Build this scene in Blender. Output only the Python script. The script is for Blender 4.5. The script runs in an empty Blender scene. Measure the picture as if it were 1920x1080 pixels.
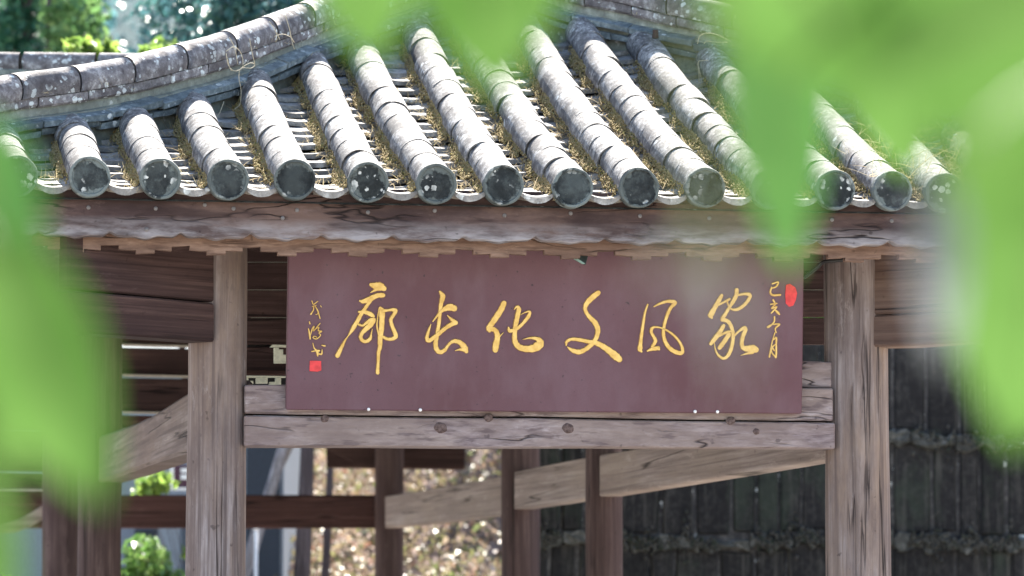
import bpy, bmesh, math, random
import numpy as np
from mathutils import Vector, Matrix, Quaternion

random.seed(7)
rng = np.random.default_rng(7)
S = bpy.context.scene
COL = S.collection
R = math.radians

# ---------------------------------------------------------------- camera, sky, sun, exposure
F_PX = 7000.0                       # focal length in pixels of a 1920 px wide picture
PITCH = R(4.9)
EYE = Vector((0, 0, 1.6))
cam = bpy.data.cameras.new('camera')
cam_o = bpy.data.objects.new('camera', cam)
COL.objects.link(cam_o)
cam.sensor_width = 36.0
cam.lens = 36.0 * F_PX / 1920.0
cam_o.location = EYE
cam_o.rotation_euler = (R(90) + PITCH, 0, 0)
cam.clip_start = 0.05
cam.clip_end = 500
cam.dof.use_dof = True
cam.dof.focus_distance = 11.9
cam.dof.aperture_fstop = 5.0
S.camera = cam_o

SUN_TO = Vector((0.05, 0.74, 0.69)).normalized()
W = bpy.data.worlds.new('World')
S.world = W
W.use_nodes = True
wn = W.node_tree
bg = wn.nodes['Background']
sky = wn.nodes.new('ShaderNodeTexSky')
sky.sky_type = 'NISHITA'
sky.sun_disc = False
sky.sun_elevation = math.asin(SUN_TO.z)
sky.sun_rotation = math.atan2(SUN_TO.x, SUN_TO.y)
wn.links.new(sky.outputs[0], bg.inputs[0])
bg.inputs[1].default_value = 0.09
sun = bpy.data.lights.new('sun', 'SUN')
sun.energy = 5.0
sun.angle = R(0.6)
sun.color = (1.0, 0.94, 0.85)
sun_o = bpy.data.objects.new('sun', sun)
COL.objects.link(sun_o)
sun_o.location = (0, 0, 30)
sun_o.rotation_euler = (-SUN_TO).to_track_quat('-Z', 'Y').to_euler()
S.view_settings.view_transform = 'Standard'
S.view_settings.look = 'None'
S.view_settings.exposure = 2.4
S.view_settings.gamma = 1.0
S.view_settings.use_curve_mapping = False
try:
    S.cycles.use_denoising = True
    S.cycles.denoiser = 'OPENIMAGEDENOISE'
    S.cycles.max_bounces = 8
    S.cycles.transparent_max_bounces = 8
    S.cycles.sample_clamp_indirect = 6
except Exception:
    pass

# ---------------------------------------------------------------- measuring helpers
_f = Vector((0, math.cos(PITCH), math.sin(PITCH)))
_u = Vector((0, -math.sin(PITCH), math.cos(PITCH)))
def ray(x, y):
    return _f + Vector(((x - 960) / F_PX, 0, 0)) + _u * ((540 - y) / F_PX)
def at(x, y, Y):                    # the point at depth Y that was measured at x, y in the photograph
    d = ray(x, y)
    return EYE + d * (Y / d.y)
TH = R(9.2)
ORG = Vector((0.077, 12.0, 0))
U = Vector((math.cos(TH), math.sin(TH), 0))
V = Vector((-math.sin(TH), math.cos(TH), 0))
def to_local(p):
    q = p - ORG
    return Vector((q.dot(U), q.dot(V), q.z))
def lplane(x, y, p0, d):            # local point on a vertical plane through p0 (u,v) along d (u,v)
    n = Vector((-d[1], d[0]))
    o = to_local(EYE)
    r = ray(x, y)
    rl = Vector((r.dot(U), r.dot(V), r.z))
    t = ((p0[0] - o.x) * n.x + (p0[1] - o.y) * n.y) / (rl.x * n.x + rl.y * n.y)
    return o + rl * t
def lp(x, y, v):                    # local point of the gate's frame on the plane v = const
    return lplane(x, y, (0, v), (1, 0))

# ---------------------------------------------------------------- object helpers
def link(name, me, mat=None, parent=None, loc=None):
    o = bpy.data.objects.new(name, me)
    COL.objects.link(o)
    if mat is not None and me is not None and not me.materials:
        me.materials.append(mat)
    if parent is not None:
        o.parent = parent
    if loc is not None:
        o.location = loc
    return o
def mesh(name, vs, fs, smooth=False):
    me = bpy.data.meshes.new(name)
    me.from_pydata([tuple(v) for v in vs], [], fs)
    me.update()
    if smooth:
        me.shade_smooth()
    return me
def tag(o, label, cat, group=None, kind=None):
    o['label'] = label
    o['category'] = cat
    if group: o['group'] = group
    if kind: o['kind'] = kind
    return o
def empty(name, loc=(0, 0, 0), rz=0):
    o = bpy.data.objects.new(name, None)
    COL.objects.link(o)
    o.location = loc
    o.rotation_euler = (0, 0, rz)
    o.empty_display_size = 0.2
    return o
def bm_mesh(name, bm, smooth=False):
    me = bpy.data.meshes.new(name)
    bmesh.ops.recalc_face_normals(bm, faces=bm.faces[:])
    bm.to_mesh(me)
    bm.free()
    if smooth:
        me.shade_smooth()
    return me
def prism(name, pts, ext, bevel=0.004):
    """polygon pts (3D) extruded by ext (3D vector)"""
    bm = bmesh.new()
    a = [bm.verts.new(p) for p in pts]
    b = [bm.verts.new(Vector(p) + Vector(ext)) for p in pts]
    n = len(pts)
    bm.faces.new(a)
    bm.faces.new(b[::-1])
    for i in range(n):
        bm.faces.new((a[i], b[i], b[(i + 1) % n], a[(i + 1) % n]))
    bmesh.ops.recalc_face_normals(bm, faces=bm.faces[:])
    if bevel:
        bmesh.ops.bevel(bm, geom=[e for e in bm.edges], offset=bevel, segments=1, affect='EDGES', clamp_overlap=True)
    return bm_mesh(name, bm)
def boxm(name, lo, hi, bevel=0.003):
    x0, y0, z0 = lo; x1, y1, z1 = hi
    return prism(name, [(x0, y0, z0), (x1, y0, z0), (x1, y0, z1), (x0, y0, z1)], (0, y1 - y0, 0), bevel)
def log_mesh(name, z0, z1, r0, r1, seg=56, rings=34, cracks=(), wob=0.03, seed=0):
    """an upright log with real cracks: cracks = (angle, width, depth, drift, z from, z to)"""
    rn = random.Random(seed)
    ph = [rn.uniform(0, 6.28) for _ in range(6)]
    vs, fs = [], []
    for i in range(rings + 1):
        t = i / rings
        z = z0 + (z1 - z0) * t
        r = r0 + (r1 - r0) * t
        for j in range(seg):
            a = 2 * math.pi * j / seg
            k = 1 + wob * (0.5 * math.sin(2 * a + ph[0] + z) + 0.35 * math.sin(3 * a + ph[1] + 1.7 * z) + 0.25 * math.sin(5 * a + ph[2] - 2.3 * z)) + 0.008 * math.sin(9 * z + ph[3] + 2 * a)
            rr = r * k
            for (ca, cw, cd, cdr, cz0, cz1) in cracks:
                if cz0 <= z <= cz1:
                    d = abs((a - ca - cdr * math.sin(4 * z + ph[4]) + math.pi) % (2 * math.pi) - math.pi)
                    if d < cw:
                        rr -= cd * (1 - d / cw)
            vs.append((rr * math.cos(a), rr * math.sin(a), z))
    for i in range(rings):
        for j in range(seg):
            b = (j + 1) % seg
            fs.append((i * seg + j, i * seg + b, (i + 1) * seg + b, (i + 1) * seg + j))
    fs.append(tuple(range(seg))[::-1])
    fs.append(tuple(rings * seg + j for j in range(seg)))
    return mesh(name, vs, fs, True)
def tube_data(pts, rad, seg=6):
    """vertices and faces of a tube along pts; rad is a number or a list"""
    vs, fs = [], []
    n = len(pts)
    up = Vector((0.13, 0.31, 0.94)).normalized()
    for i, p in enumerate(pts):
        t = (pts[min(i + 1, n - 1)] - pts[max(i - 1, 0)]).normalized()
        a = t.cross(up)
        if a.length < 0.1:
            a = t.cross(Vector((1, 0, 0)))
        a.normalize()
        b = t.cross(a)
        r = rad[i] if isinstance(rad, (list, tuple)) else rad
        for j in range(seg):
            an = 2 * math.pi * j / seg
            vs.append(p + a * (r * math.cos(an)) + b * (r * math.sin(an)))
    for i in range(n - 1):
        for j in range(seg):
            k = (j + 1) % seg
            fs.append((i * seg + j, i * seg + k, (i + 1) * seg + k, (i + 1) * seg + j))
    fs.append(tuple(range(seg))[::-1])
    fs.append(tuple((n - 1) * seg + j for j in range(seg)))
    return vs, fs
def tubes(name, lines, rad, seg=6):
    V_, F_ = [], []
    for k, pts in enumerate(lines):
        r = rad[k] if isinstance(rad, list) and isinstance(rad[0], (list, tuple, float)) and len(rad) == len(lines) else rad
        v, f = tube_data(pts, r, seg)
        o = len(V_)
        V_ += v
        F_ += [tuple(i + o for i in q) for q in f]
    return mesh(name, V_, F_, True)
def catmull(pts, n=6):
    """smooth a list of tuples"""
    P = [np.array(p, float) for p in pts]
    if len(P) < 3:
        return [P[0] + (P[-1] - P[0]) * k / n for k in range(n + 1)] if len(P) == 2 else P
    out = []
    Q = [2 * P[0] - P[1]] + P + [2 * P[-1] - P[-2]]
    for i in range(1, len(Q) - 2):
        p0, p1, p2, p3 = Q[i - 1], Q[i], Q[i + 1], Q[i + 2]
        for k in range(n):
            t = k / n
            out.append(0.5 * ((2 * p1) + (-p0 + p2) * t + (2 * p0 - 5 * p1 + 4 * p2 - p3) * t * t + (-p0 + 3 * p1 - 3 * p2 + p3) * t ** 3))
    out.append(P[-1])
    return out

# ---------------------------------------------------------------- materials
class NT:
    def __init__(self, name, rough=0.8, spec=0.3):
        self.m = bpy.data.materials.new(name)
        self.m.use_nodes = True
        self.t = self.m.node_tree
        self.b = self.t.nodes['Principled BSDF']
        self.b.inputs['Roughness'].default_value = rough
        self.b.inputs['Specular IOR Level'].default_value = spec
    def n(self, kind, **kw):
        x = self.t.nodes.new('ShaderNode' + kind)
        for k, v in kw.items():
            if k in x.inputs.keys():
                x.inputs[k].default_value = v
            else:
                setattr(x, k, v)
        return x
    def l(self, a, b):
        self.t.links.new(a, b)
    def pos(self, scale=(1, 1, 1), per_object=False):
        g = self.n('NewGeometry')
        mp = self.n('Mapping')
        mp.inputs['Scale'].default_value = scale
        self.l(g.outputs['Position'], mp.inputs['Vector'])
        return mp.outputs[0]
    def noise(self, vec, scale, detail=5, rough=0.6, dist=0.0):
        x = self.n('TexNoise', Scale=scale, Detail=detail, Roughness=rough, Distortion=dist)
        self.l(vec, x.inputs['Vector'])
        return x.outputs['Fac']
    def ramp(self, fac, stops):
        r = self.n('ValToRGB')
        e = r.color_ramp.elements
        while len(e) < len(stops):
            e.new(0.5)
        for k, (p, c) in enumerate(stops):
            e[k].position = p
            e[k].color = (c, c, c, 1) if isinstance(c, (int, float)) else (*c, 1)
        self.l(fac, r.inputs[0])
        return r.outputs[0]
    def mix(self, fac, a, b, mode='MIX'):
        x = self.n('Mix', data_type='RGBA', blend_type=mode)
        for s, v in ((x.inputs[0], fac), (x.inputs[6], a), (x.inputs[7], b)):
            if isinstance(v, (int, float)):
                s.default_value = v
            elif isinstance(v, tuple):
                s.default_value = (*v, 1) if len(v) == 3 else v
            else:
                self.l(v, s)
        return x.outputs[2]
    def math(self, op, a, b=None):
        x = self.n('Math', operation=op)
        for s, v in ((x.inputs[0], a), (x.inputs[1], b)):
            if v is None: continue
            if isinstance(v, (int, float)): s.default_value = v
            else: self.l(v, s)
        return x.outputs[0]
    def col(self, c):
        if isinstance(c, tuple):
            self.b.inputs['Base Color'].default_value = (*c, 1)
        else:
            self.l(c, self.b.inputs['Base Color'])
        return self
    def bump(self, h, strength=0.5, dist=0.01):
        x = self.n('Bump', Strength=strength, Distance=dist)
        self.l(h, x.inputs['Height'])
        self.l(x.outputs[0], self.b.inputs['Normal'])
        return self
    def rand(self):
        return self.n('ObjectInfo').outputs['Random']

def plain(name, c, rough=0.7, spec=0.3):
    m = NT(name, rough, spec)
    nz = m.noise(m.pos(), 60, 4)
    m.col(m.mix(m.ramp(nz, [(0.35, 0.0), (0.65, 1.0)]), tuple(x * 0.82 for x in c), tuple(min(1, x * 1.12) for x in c)))
    m.bump(nz, 0.2, 0.003)
    return m.m

def wood(name, dark, mid, light, axis='x', knots=0.0, blotch=None, bounce_wear=None, grain=1.0, warm=None, crack=1.0):
    m = NT(name, 0.82, 0.2)
    def sc(along, across):
        s = [across] * 3
        if axis == 'h':
            s = [along, along * 0.5, across]
        else:
            s['xyz'.index(axis)] = along
        return tuple(s)
    warp = m.n('TexNoise', Scale=1.0, Detail=3)
    m.l(m.pos(sc(1.6, 7.0)), warp.inputs['Vector'])
    wv = m.n('VectorMath', operation='MULTIPLY_ADD')
    m.l(warp.outputs['Color'], wv.inputs[0])
    wv.inputs[1].default_value = (0.02, 0.02, 0.02)
    m.l(m.pos(), wv.inputs[2])
    def n2(al, ac, det=5, rg=0.62):
        mp = m.n('Mapping'); mp.inputs['Scale'].default_value = sc(al, ac)
        m.l(wv.outputs[0], mp.inputs['Vector'])
        return m.noise(mp.outputs[0], 1.0, det, rg)
    g1 = n2(1.3, 34 * grain, 7, 0.68)
    g2 = m.noise(m.pos(sc(1.8, 85 * grain)), 1.0, 4, 0.6)
    c = m.ramp(g1, [(0.30, dark), (0.5, mid), (0.68, light)])
    g3 = m.noise(m.pos(sc(0.8, 52 * grain)), 1.0, 3, 0.55)
    c = m.mix(m.ramp(g2, [(0.36, 0.6), (0.5, 0.0)]), c, dark)
    big = m.noise(m.pos(sc(2.0, 6.5)), 1.0, 6, 0.7)
    big2 = m.noise(m.pos(sc(1.2, 4.0)), 1.3, 5, 0.65)
    big3 = m.noise(m.pos(sc(5.0, 16.0)), 1.0, 6, 0.75)
    if warm:
        c = m.mix(m.ramp(big2, [(0.44, 0.0), (0.62, 0.75)]), c, m.mix(0.35, warm, m.ramp(g1, [(0.3, dark), (0.7, warm)])))
    c = m.mix(m.ramp(big, [(0.36, 0.85), (0.56, 0.0)]), c, blotch or dark)
    c = m.mix(m.ramp(big3, [(0.60, 0.0), (0.74, 0.55)]), c, tuple(min(0.8, x * 1.25 + 0.015) for x in light))
    c = m.mix(m.ramp(big3, [(0.26, 0.7), (0.38, 0.0)]), c, tuple(x * 0.7 for x in dark))
    if bounce_wear:  # paler towards the bottom: bounced light and wear put into the colour
        zlo, zhi, bc = bounce_wear
        g = m.n('NewGeometry'); sp = m.n('SeparateXYZ'); m.l(g.outputs['Position'], sp.inputs[0])
        mr = m.n('MapRange'); m.l(sp.outputs[2], mr.inputs[0])
        for k, v in ((1, zlo), (2, zhi), (3, 1.0), (4, 0.0)): mr.inputs[k].default_value = v
        ff = m.math('MULTIPLY', mr.outputs[0], m.ramp(m.noise(m.pos(sc(3, 22)), 1.0, 5, 0.7), [(0.36, 0.1), (0.6, 1.0)]))
        c = m.mix(ff, c, bc)
    c = m.mix(m.ramp(g3, [(0.35, 0.6), (0.44, 0.0)]), c, tuple(x * 0.9 for x in dark))
    spots = m.noise(m.pos(), 38, 2, 0.4)
    c = m.mix(m.ramp(spots, [(0.70, 0.0), (0.78, 0.6)]), c, tuple(x * 0.5 for x in dark))
    ck = m.math('ABSOLUTE', m.math('SUBTRACT', m.noise(m.pos(sc(0.55, 15)), 1.0, 3, 0.45), 0.5))
    cm = m.math('MULTIPLY', m.ramp(ck, [(0.0, 1.0), (0.016, 0.0)]), m.ramp(m.noise(m.pos(sc(2, 9)), 1.0, 2), [(0.46, 0.0), (0.58, crack)]))
    c = m.mix(cm, c, tuple(x * 0.3 for x in dark))
    m.col(c)
    h = m.math('SUBTRACT', m.math('ADD', g1, m.math('MULTIPLY', g2, 0.6)), m.math('MULTIPLY', cm, 1.5))
    m.bump(h, 0.7, 0.004)
    return m.m

def tile_mat(name, dark, mid, pale, lichen=0.5, mossy=None, scale=1.0, rim=False, streak=False, vstreak=False):
    m = NT(name, 0.85, 0.25)
    r = m.rand()
    pv = m.n('VectorMath', operation='MULTIPLY_ADD')
    cv = m.n('CombineXYZ')
    for k_ in range(3): m.l(r, cv.inputs[k_])
    m.l(cv.outputs[0], pv.inputs[0]); pv.inputs[1].default_value = (31.0, 47.0, 23.0); m.l(m.pos(), pv.inputs[2])
    p = pv.outputs[0]
    a = m.noise(p, 26 * scale, 8, 0.7)
    b = m.noise(m.pos((1.6, 0.8, 1.2)), 60 * scale, 5, 0.7)
    big = m.noise(p, 5.0 * scale, 3, 0.6)
    if streak:
        rt_ = m.n('Mapping'); rt_.inputs['Rotation'].default_value = (0.2, 0.7, 0.3); rt_.inputs['Scale'].default_value = (60, 22, 38)
        m.l(p, rt_.inputs['Vector'])
        st_ = m.noise(rt_.outputs[0], 1.0, 6, 0.72, 0.6)
        a = m.math('ADD', m.math('MULTIPLY', a, 0.45), m.math('MULTIPLY', st_, 0.55))
    c = m.ramp(a, [(0.39, dark), (0.485, mid), (0.57, pale)] if streak else [(0.34, dark), (0.49, mid), (0.60, pale)])
    c = m.mix(m.ramp(b, [(0.40, 0.75), (0.55, 0.0)]), c, mid)
    c = m.mix(m.ramp(big, [(0.40, 0.5), (0.6, 0.0)]), c, dark)
    wpn = m.n('TexNoise', Scale=90 * scale, Detail=3); m.l(p, wpn.inputs['Vector'])
    wp2 = m.n('VectorMath', operation='MULTIPLY_ADD'); m.l(wpn.outputs['Color'], wp2.inputs[0]); wp2.inputs[1].default_value = (0.012,) * 3; m.l(p, wp2.inputs[2])
    vo = m.n('TexVoronoi', Scale=48 * scale); m.l(wp2.outputs[0], vo.inputs['Vector'])
    sz = m.n('SeparateColor'); m.l(vo.outputs['Color'], sz.inputs[0])
    rad = m.math('MULTIPLY', m.math('POWER', sz.outputs[0], 2.2), 0.62)
    lm = m.math('MULTIPLY', m.ramp(m.math('SUBTRACT', m.math('ADD', vo.outputs['Distance'], 0.5), rad), [(0.47, 1.0), (0.55, 0.0)]), m.ramp(m.noise(p, 9 * scale, 4, 0.6), [(0.62 - 0.22 * lichen, 0.0), (0.72 - 0.2 * lichen, 1.0)]))
    c = m.mix(lm, c, (0.58, 0.60, 0.58))
    if streak:
        c = m.mix(m.ramp(m.noise(p, 16, 6, 0.75), [(0.41, 0.85), (0.48, 0.0)]), c, (0.075, 0.07, 0.07))
        c = m.mix(m.ramp(m.noise(p, 21, 5, 0.7), [(0.60, 0.0), (0.68, 0.65)]), c, (0.56, 0.545, 0.53))
    if vstreak:
        vs_ = m.noise(m.pos((34, 34, 2.2)), 1.0, 6, 0.7)
        c = m.mix(m.ramp(vs_, [(0.52, 0.0), (0.68, 0.75)]), c, (0.065, 0.062, 0.055))
        c = m.mix(m.ramp(m.noise(m.pos((3, 3, 2)), 1.0, 5, 0.7), [(0.52, 0.0), (0.66, 0.5)]), c, (0.03, 0.042, 0.028))
    if rim:
        tc = m.n('TexCoord'); vm = m.n('VectorMath', operation='MULTIPLY'); m.l(tc.outputs['Object'], vm.inputs[0]); vm.inputs[1].default_value = (1, 0, 1)
        ln = m.n('VectorMath', operation='LENGTH'); m.l(vm.outputs[0], ln.inputs[0])
        rr = m.math('ADD', m.math('MULTIPLY', ln.outputs['Value'], 9.0), m.math('MULTIPLY', m.noise(p, 17, 5, 0.65), 1.0))
        c = m.mix(m.ramp(rr, [(0.93, 0.0), (1.06, 0.75)]), c, (0.15, 0.175, 0.17))
        c = m.mix(m.ramp(m.noise(p, 11, 4, 0.6), [(0.48, 0.0), (0.62, 0.6)]), c, (0.06, 0.072, 0.072))
    if mossy:
        c = m.mix(m.ramp(m.noise(p, 14, 5, 0.65), [(0.5, 0.0), (0.62, 0.8)]), c, mossy)
    br = m.n('MapRange'); m.l(r, br.inputs[0])
    br.inputs[3].default_value = 0.72; br.inputs[4].default_value = 1.12
    hs = m.n('HueSaturation'); m.l(br.outputs[0], hs.inputs['Value']); m.l(c, hs.inputs['Color'])
    m.col(hs.outputs[0])
    m.bump(m.math('ADD', a, m.math('MULTIPLY', b, 0.5)), 0.6, 0.006)
    return m.m

def leaf_mat(name, cols, trans=0.5, rough=0.4, spec=0.5, seed_attr=True):
    m = NT(name, rough, spec)
    # colour per leaf from position noise, so neighbours differ
    wn_ = m.n('TexWhiteNoise', noise_dimensions='1D')
    at_ = m.n('Attribute', attribute_name='shade')
    m.l(at_.outputs['Fac'], wn_.inputs['W'])
    n = len(cols)
    c = m.ramp(wn_.outputs['Value'], [(k / max(1, n - 1), cc) for k, cc in enumerate(cols)])
    m.col(c)
    tr = m.n('BsdfTranslucent'); m.l(c, tr.inputs['Color'])
    mx = m.n('MixShader', Fac=trans)
    out = m.t.nodes['Material Output']
    m.l(m.b.outputs[0], mx.inputs[1]); m.l(tr.outputs[0], mx.inputs[2]); m.l(mx.outputs[0], out.inputs['Surface'])
    return m.m

M = {}
M['post'] = wood('weathered_post_wood', (0.085, 0.064, 0.062), (0.20, 0.165, 0.16), (0.31, 0.275, 0.275), 'z', blotch=(0.115, 0.085, 0.078), warm=(0.245, 0.175, 0.13))
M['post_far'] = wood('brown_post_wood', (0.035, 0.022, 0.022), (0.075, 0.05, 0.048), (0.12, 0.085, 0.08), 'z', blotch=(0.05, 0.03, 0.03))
M['beam'] = wood('weathered_beam_wood', (0.09, 0.065, 0.07), (0.24, 0.195, 0.20), (0.36, 0.32, 0.33), 'x', blotch=(0.16, 0.12, 0.112), warm=(0.26, 0.205, 0.18))
M['beam_depth'] = wood('grey_tie_wood', (0.12, 0.095, 0.088), (0.27, 0.225, 0.21), (0.36, 0.32, 0.30), 'h', blotch=(0.2, 0.16, 0.145), warm=(0.27, 0.22, 0.185))
M['dark_wood'] = wood('dark_brown_wood', (0.022, 0.012, 0.012), (0.05, 0.028, 0.026), (0.085, 0.052, 0.046), 'h', blotch=(0.03, 0.017, 0.017))
M['red_wood'] = wood('red_brown_wood', (0.03, 0.014, 0.013), (0.062, 0.03, 0.027), (0.09, 0.05, 0.044), 'h', blotch=(0.045, 0.022, 0.02))
M['fascia'] = wood('eave_board_wood', (0.030, 0.018, 0.018), (0.060, 0.038, 0.037), (0.112, 0.078, 0.074), 'x', blotch=(0.030, 0.018, 0.018), bounce_wear=(2.742, 2.795, (0.25, 0.235, 0.245)), grain=0.4, warm=(0.15, 0.098, 0.08))
M['fringe'] = wood('orange_brown_wood', (0.09, 0.053, 0.040), (0.175, 0.112, 0.084), (0.25, 0.168, 0.13), 'x', blotch=(0.12, 0.075, 0.058))
M['pale_line'] = plain('pale_light_line', (0.36, 0.33, 0.29))  # painted tone of the light lines between and along boards
M['warm_plank'] = wood('bounce_lit_brown_plank', (0.055, 0.034, 0.028), (0.105, 0.068, 0.055), (0.15, 0.105, 0.085), 'h', blotch=(0.07, 0.043, 0.036))  # bounced light on the right corner is put into this lighter brown
M['cream'] = plain('cream_fretwork', (0.62, 0.62, 0.50))
M['black'] = plain('black_rubber', (0.015, 0.015, 0.016), 0.5)
M['tile'] = tile_mat('sun_bleached_tile', (0.055, 0.051, 0.050), (0.20, 0.188, 0.178), (0.50, 0.48, 0.45), 0.35, streak=True)
M['ridge'] = tile_mat('lichen_ridge_tile', (0.075, 0.062, 0.062), (0.19, 0.172, 0.17), (0.42, 0.40, 0.39), 0.95)
M['pan'] = tile_mat('pan_tile', (0.13, 0.122, 0.115), (0.30, 0.285, 0.265), (0.48, 0.46, 0.43), 0.4)
M['slate'] = tile_mat('blue_grey_slate', (0.06, 0.075, 0.08), (0.15, 0.18, 0.19), (0.28, 0.32, 0.325), 0.35)
M['disc'] = tile_mat('dark_tile_end', (0.009, 0.012, 0.013), (0.025, 0.030, 0.032), (0.065, 0.078, 0.078), 0.6, scale=1.0, rim=True)
M['mortar'] = tile_mat('lime_mortar', (0.13, 0.14, 0.125), (0.25, 0.27, 0.235), (0.36, 0.39, 0.34), 0.2)
M['deck'] = tile_mat('roof_bed', (0.05, 0.05, 0.042), (0.10, 0.10, 0.085), (0.17, 0.17, 0.14), 0.2)

# sign paint: faded maroon with fine speckle
m = NT('maroon_sign_paint', 0.55, 0.35)
p = m.pos()
c = m.ramp(m.noise(p, 1.6, 5, 0.6), [(0.36, (0.080, 0.028, 0.038)), (0.64, (0.108, 0.052, 0.070))])
c = m.mix(m.ramp(m.noise(p, 420, 2, 0.5), [(0.35, 0.35), (0.6, 0.0)]), c, (0.06, 0.03, 0.04))
c = m.mix(m.ramp(m.noise(p, 85, 2, 0.4), [(0.72, 0.0), (0.76, 0.8)]), c, (0.02, 0.013, 0.02))
c = m.mix(m.ramp(m.noise(m.pos((1, 1, 0.4)), 9, 5, 0.6), [(0.48, 0.0), (0.75, 0.35)]), c, (0.14, 0.092, 0.115))
m.col(c); m.bump(m.noise(p, 300, 2), 0.15, 0.001)
M['sign'] = m.m
m = NT('gold_leaf_paint', 0.45, 0.5)
c = m.ramp(m.noise(m.pos(), 45, 4, 0.6), [(0.3, (0.50, 0.29, 0.05)), (0.65, (0.68, 0.46, 0.13))])
m.col(c); m.bump(m.noise(m.pos(), 120, 3), 0.3, 0.002)
M['gold'] = m.m
M['gold_edge'] = plain('gold_paint_edge', (0.34, 0.20, 0.06), 0.6)
M['seal'] = plain('red_seal_paint', (0.55, 0.045, 0.05), 0.6)
M['zinc'] = plain('bright_screw', (0.75, 0.75, 0.76), 0.35)
M['flap'] = plain('dark_green_metal', (0.045, 0.06, 0.062), 0.4)

# ---------------------------------------------------------------- the ground and the bank behind
def bank_h(x, y):
    rise = np.clip((y - 25.5) / 18.0, 0, 1)
    low = 4.0 * rise ** 0.75
    k = np.clip((x + 1.4) / 2.4, 0, 1)
    high = k * np.clip((y - 31) / 22.0, 0, 1) * 17
    far = np.clip((y - 66) / 60, 0, 1) * 30
    return low + high + far + 0.15 * np.sin(1.3 * x + 0.7 * y) * rise
m = NT('trodden_earth', 0.95, 0.1)
c = m.ramp(m.noise(m.pos(), 1.4, 8, 0.65), [(0.3, (0.40, 0.35, 0.29)), (0.7, (0.52, 0.47, 0.40))])
c = m.mix(m.ramp(m.noise(m.pos(), 40, 3), [(0.4, 0.4), (0.55, 0.0)]), c, (0.2, 0.17, 0.14))
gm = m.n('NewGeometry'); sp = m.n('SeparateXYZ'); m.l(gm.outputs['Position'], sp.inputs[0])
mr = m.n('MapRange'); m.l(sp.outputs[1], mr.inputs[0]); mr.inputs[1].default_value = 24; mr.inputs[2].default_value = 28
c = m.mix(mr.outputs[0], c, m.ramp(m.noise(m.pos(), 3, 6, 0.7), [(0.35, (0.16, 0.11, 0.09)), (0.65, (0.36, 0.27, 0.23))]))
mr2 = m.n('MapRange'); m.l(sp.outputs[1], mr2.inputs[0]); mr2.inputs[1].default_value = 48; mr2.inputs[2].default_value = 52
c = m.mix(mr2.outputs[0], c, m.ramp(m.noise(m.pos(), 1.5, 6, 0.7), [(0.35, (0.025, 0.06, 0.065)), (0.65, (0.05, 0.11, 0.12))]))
m.col(c); m.bump(m.noise(m.pos(), 18, 6), 0.5, 0.03)
M['earth'] = m.m
xs = np.concatenate([np.linspace(-160, -14, 14), np.linspace(-12, 12, 49), np.linspace(14, 160, 14)])
ys = np.concatenate([np.linspace(-60, 24, 15), np.linspace(25, 60, 71), np.linspace(64, 200, 20)])
gv = [(x, y, float(bank_h(np.array(x), np.array(y)))) for y in ys for x in xs]
nx = len(xs)
gf = [(j * nx + i, j * nx + i + 1, (j + 1) * nx + i + 1, (j + 1) * nx + i) for j in range(len(ys) - 1) for i in range(nx - 1)]
g = link('ground', mesh('ground', gv, gf, True), M['earth'])
g['kind'] = 'structure'

# ---------------------------------------------------------------- the gate pavilion
gate = empty('gate_pavilion', ORG, TH)
tag(gate, 'weathered timber gate pavilion with grey barrel tile hip roof behind the sign', 'pavilion')
def gpart(name, me, mat, parent=None):
    return link(name, me, mat, parent or gate)

def px_m(v): return F_PX / (12.0 + v)

# posts
def post(xc, half, ytop, seed, cracks):
    c = lp(xc, 900, 0)
    r = half / px_m(0)
    ztop = lp(xc, ytop, 0).z
    o = gpart('post', log_mesh('post', 0, ztop, r * 1.03, r * 0.985, cracks=cracks, seed=seed, wob=0.035), M['post'])
    o.location = (c.x, c.y, 0)
    return o
post(405.5, 55, 430, 3, [(4.95, 0.09, 0.012, 0.05, 0.5, 2.6), (4.45, 0.07, 0.008, 0.07, 1.0, 2.25), (5.3, 0.06, 0.008, 0.04, 1.2, 1.9)])
post(1607, 61, 430, 8, [(4.28, 0.1, 0.02, 0.04, 0.4, 2.33), (4.8, 0.07, 0.012, 0.1, 0.6, 2.5), (5.2, 0.07, 0.009, 0.08, 1.2, 2.7), (4.6, 0.05, 0.009, 0.12, 1.9, 2.6)])

# front beam: two timbers with an uneven gap
def strip(name, top, bot, v, thick, mat, parent=None, bevel=0.004):
    pts = [lp(x, y, v) for x, y in bot] + [lp(x, y, v) for x, y in reversed(top)]
    return gpart(name, prism(name, pts, (0, thick, 0), bevel), mat, parent)
strip('lower_beam', [(458, 779), (560, 781), (700, 782.5), (860, 784), (1000, 784), (1180, 788), (1300, 790), (1430, 791), (1566, 793)],
      [(458, 837), (700, 837), (900, 839), (1100, 838), (1300, 840), (1480, 840), (1566, 842)], -0.085, 0.13, M['beam'])
strip('upper_beam', [(459, 722), (540, 721), (900, 724), (1300, 726), (1562, 728)],
      [(459, 775), (560, 777), (700, 779), (860, 780.5), (1000, 780.5), (1180, 784.5), (1300, 786.5), (1430, 788), (1562, 789)], -0.078, 0.12, M['beam'])
strip('beam_block', [(1490, 676), (1560, 679)], [(1490, 726), (1560, 727)], -0.05, 0.09, M['beam'])

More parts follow.
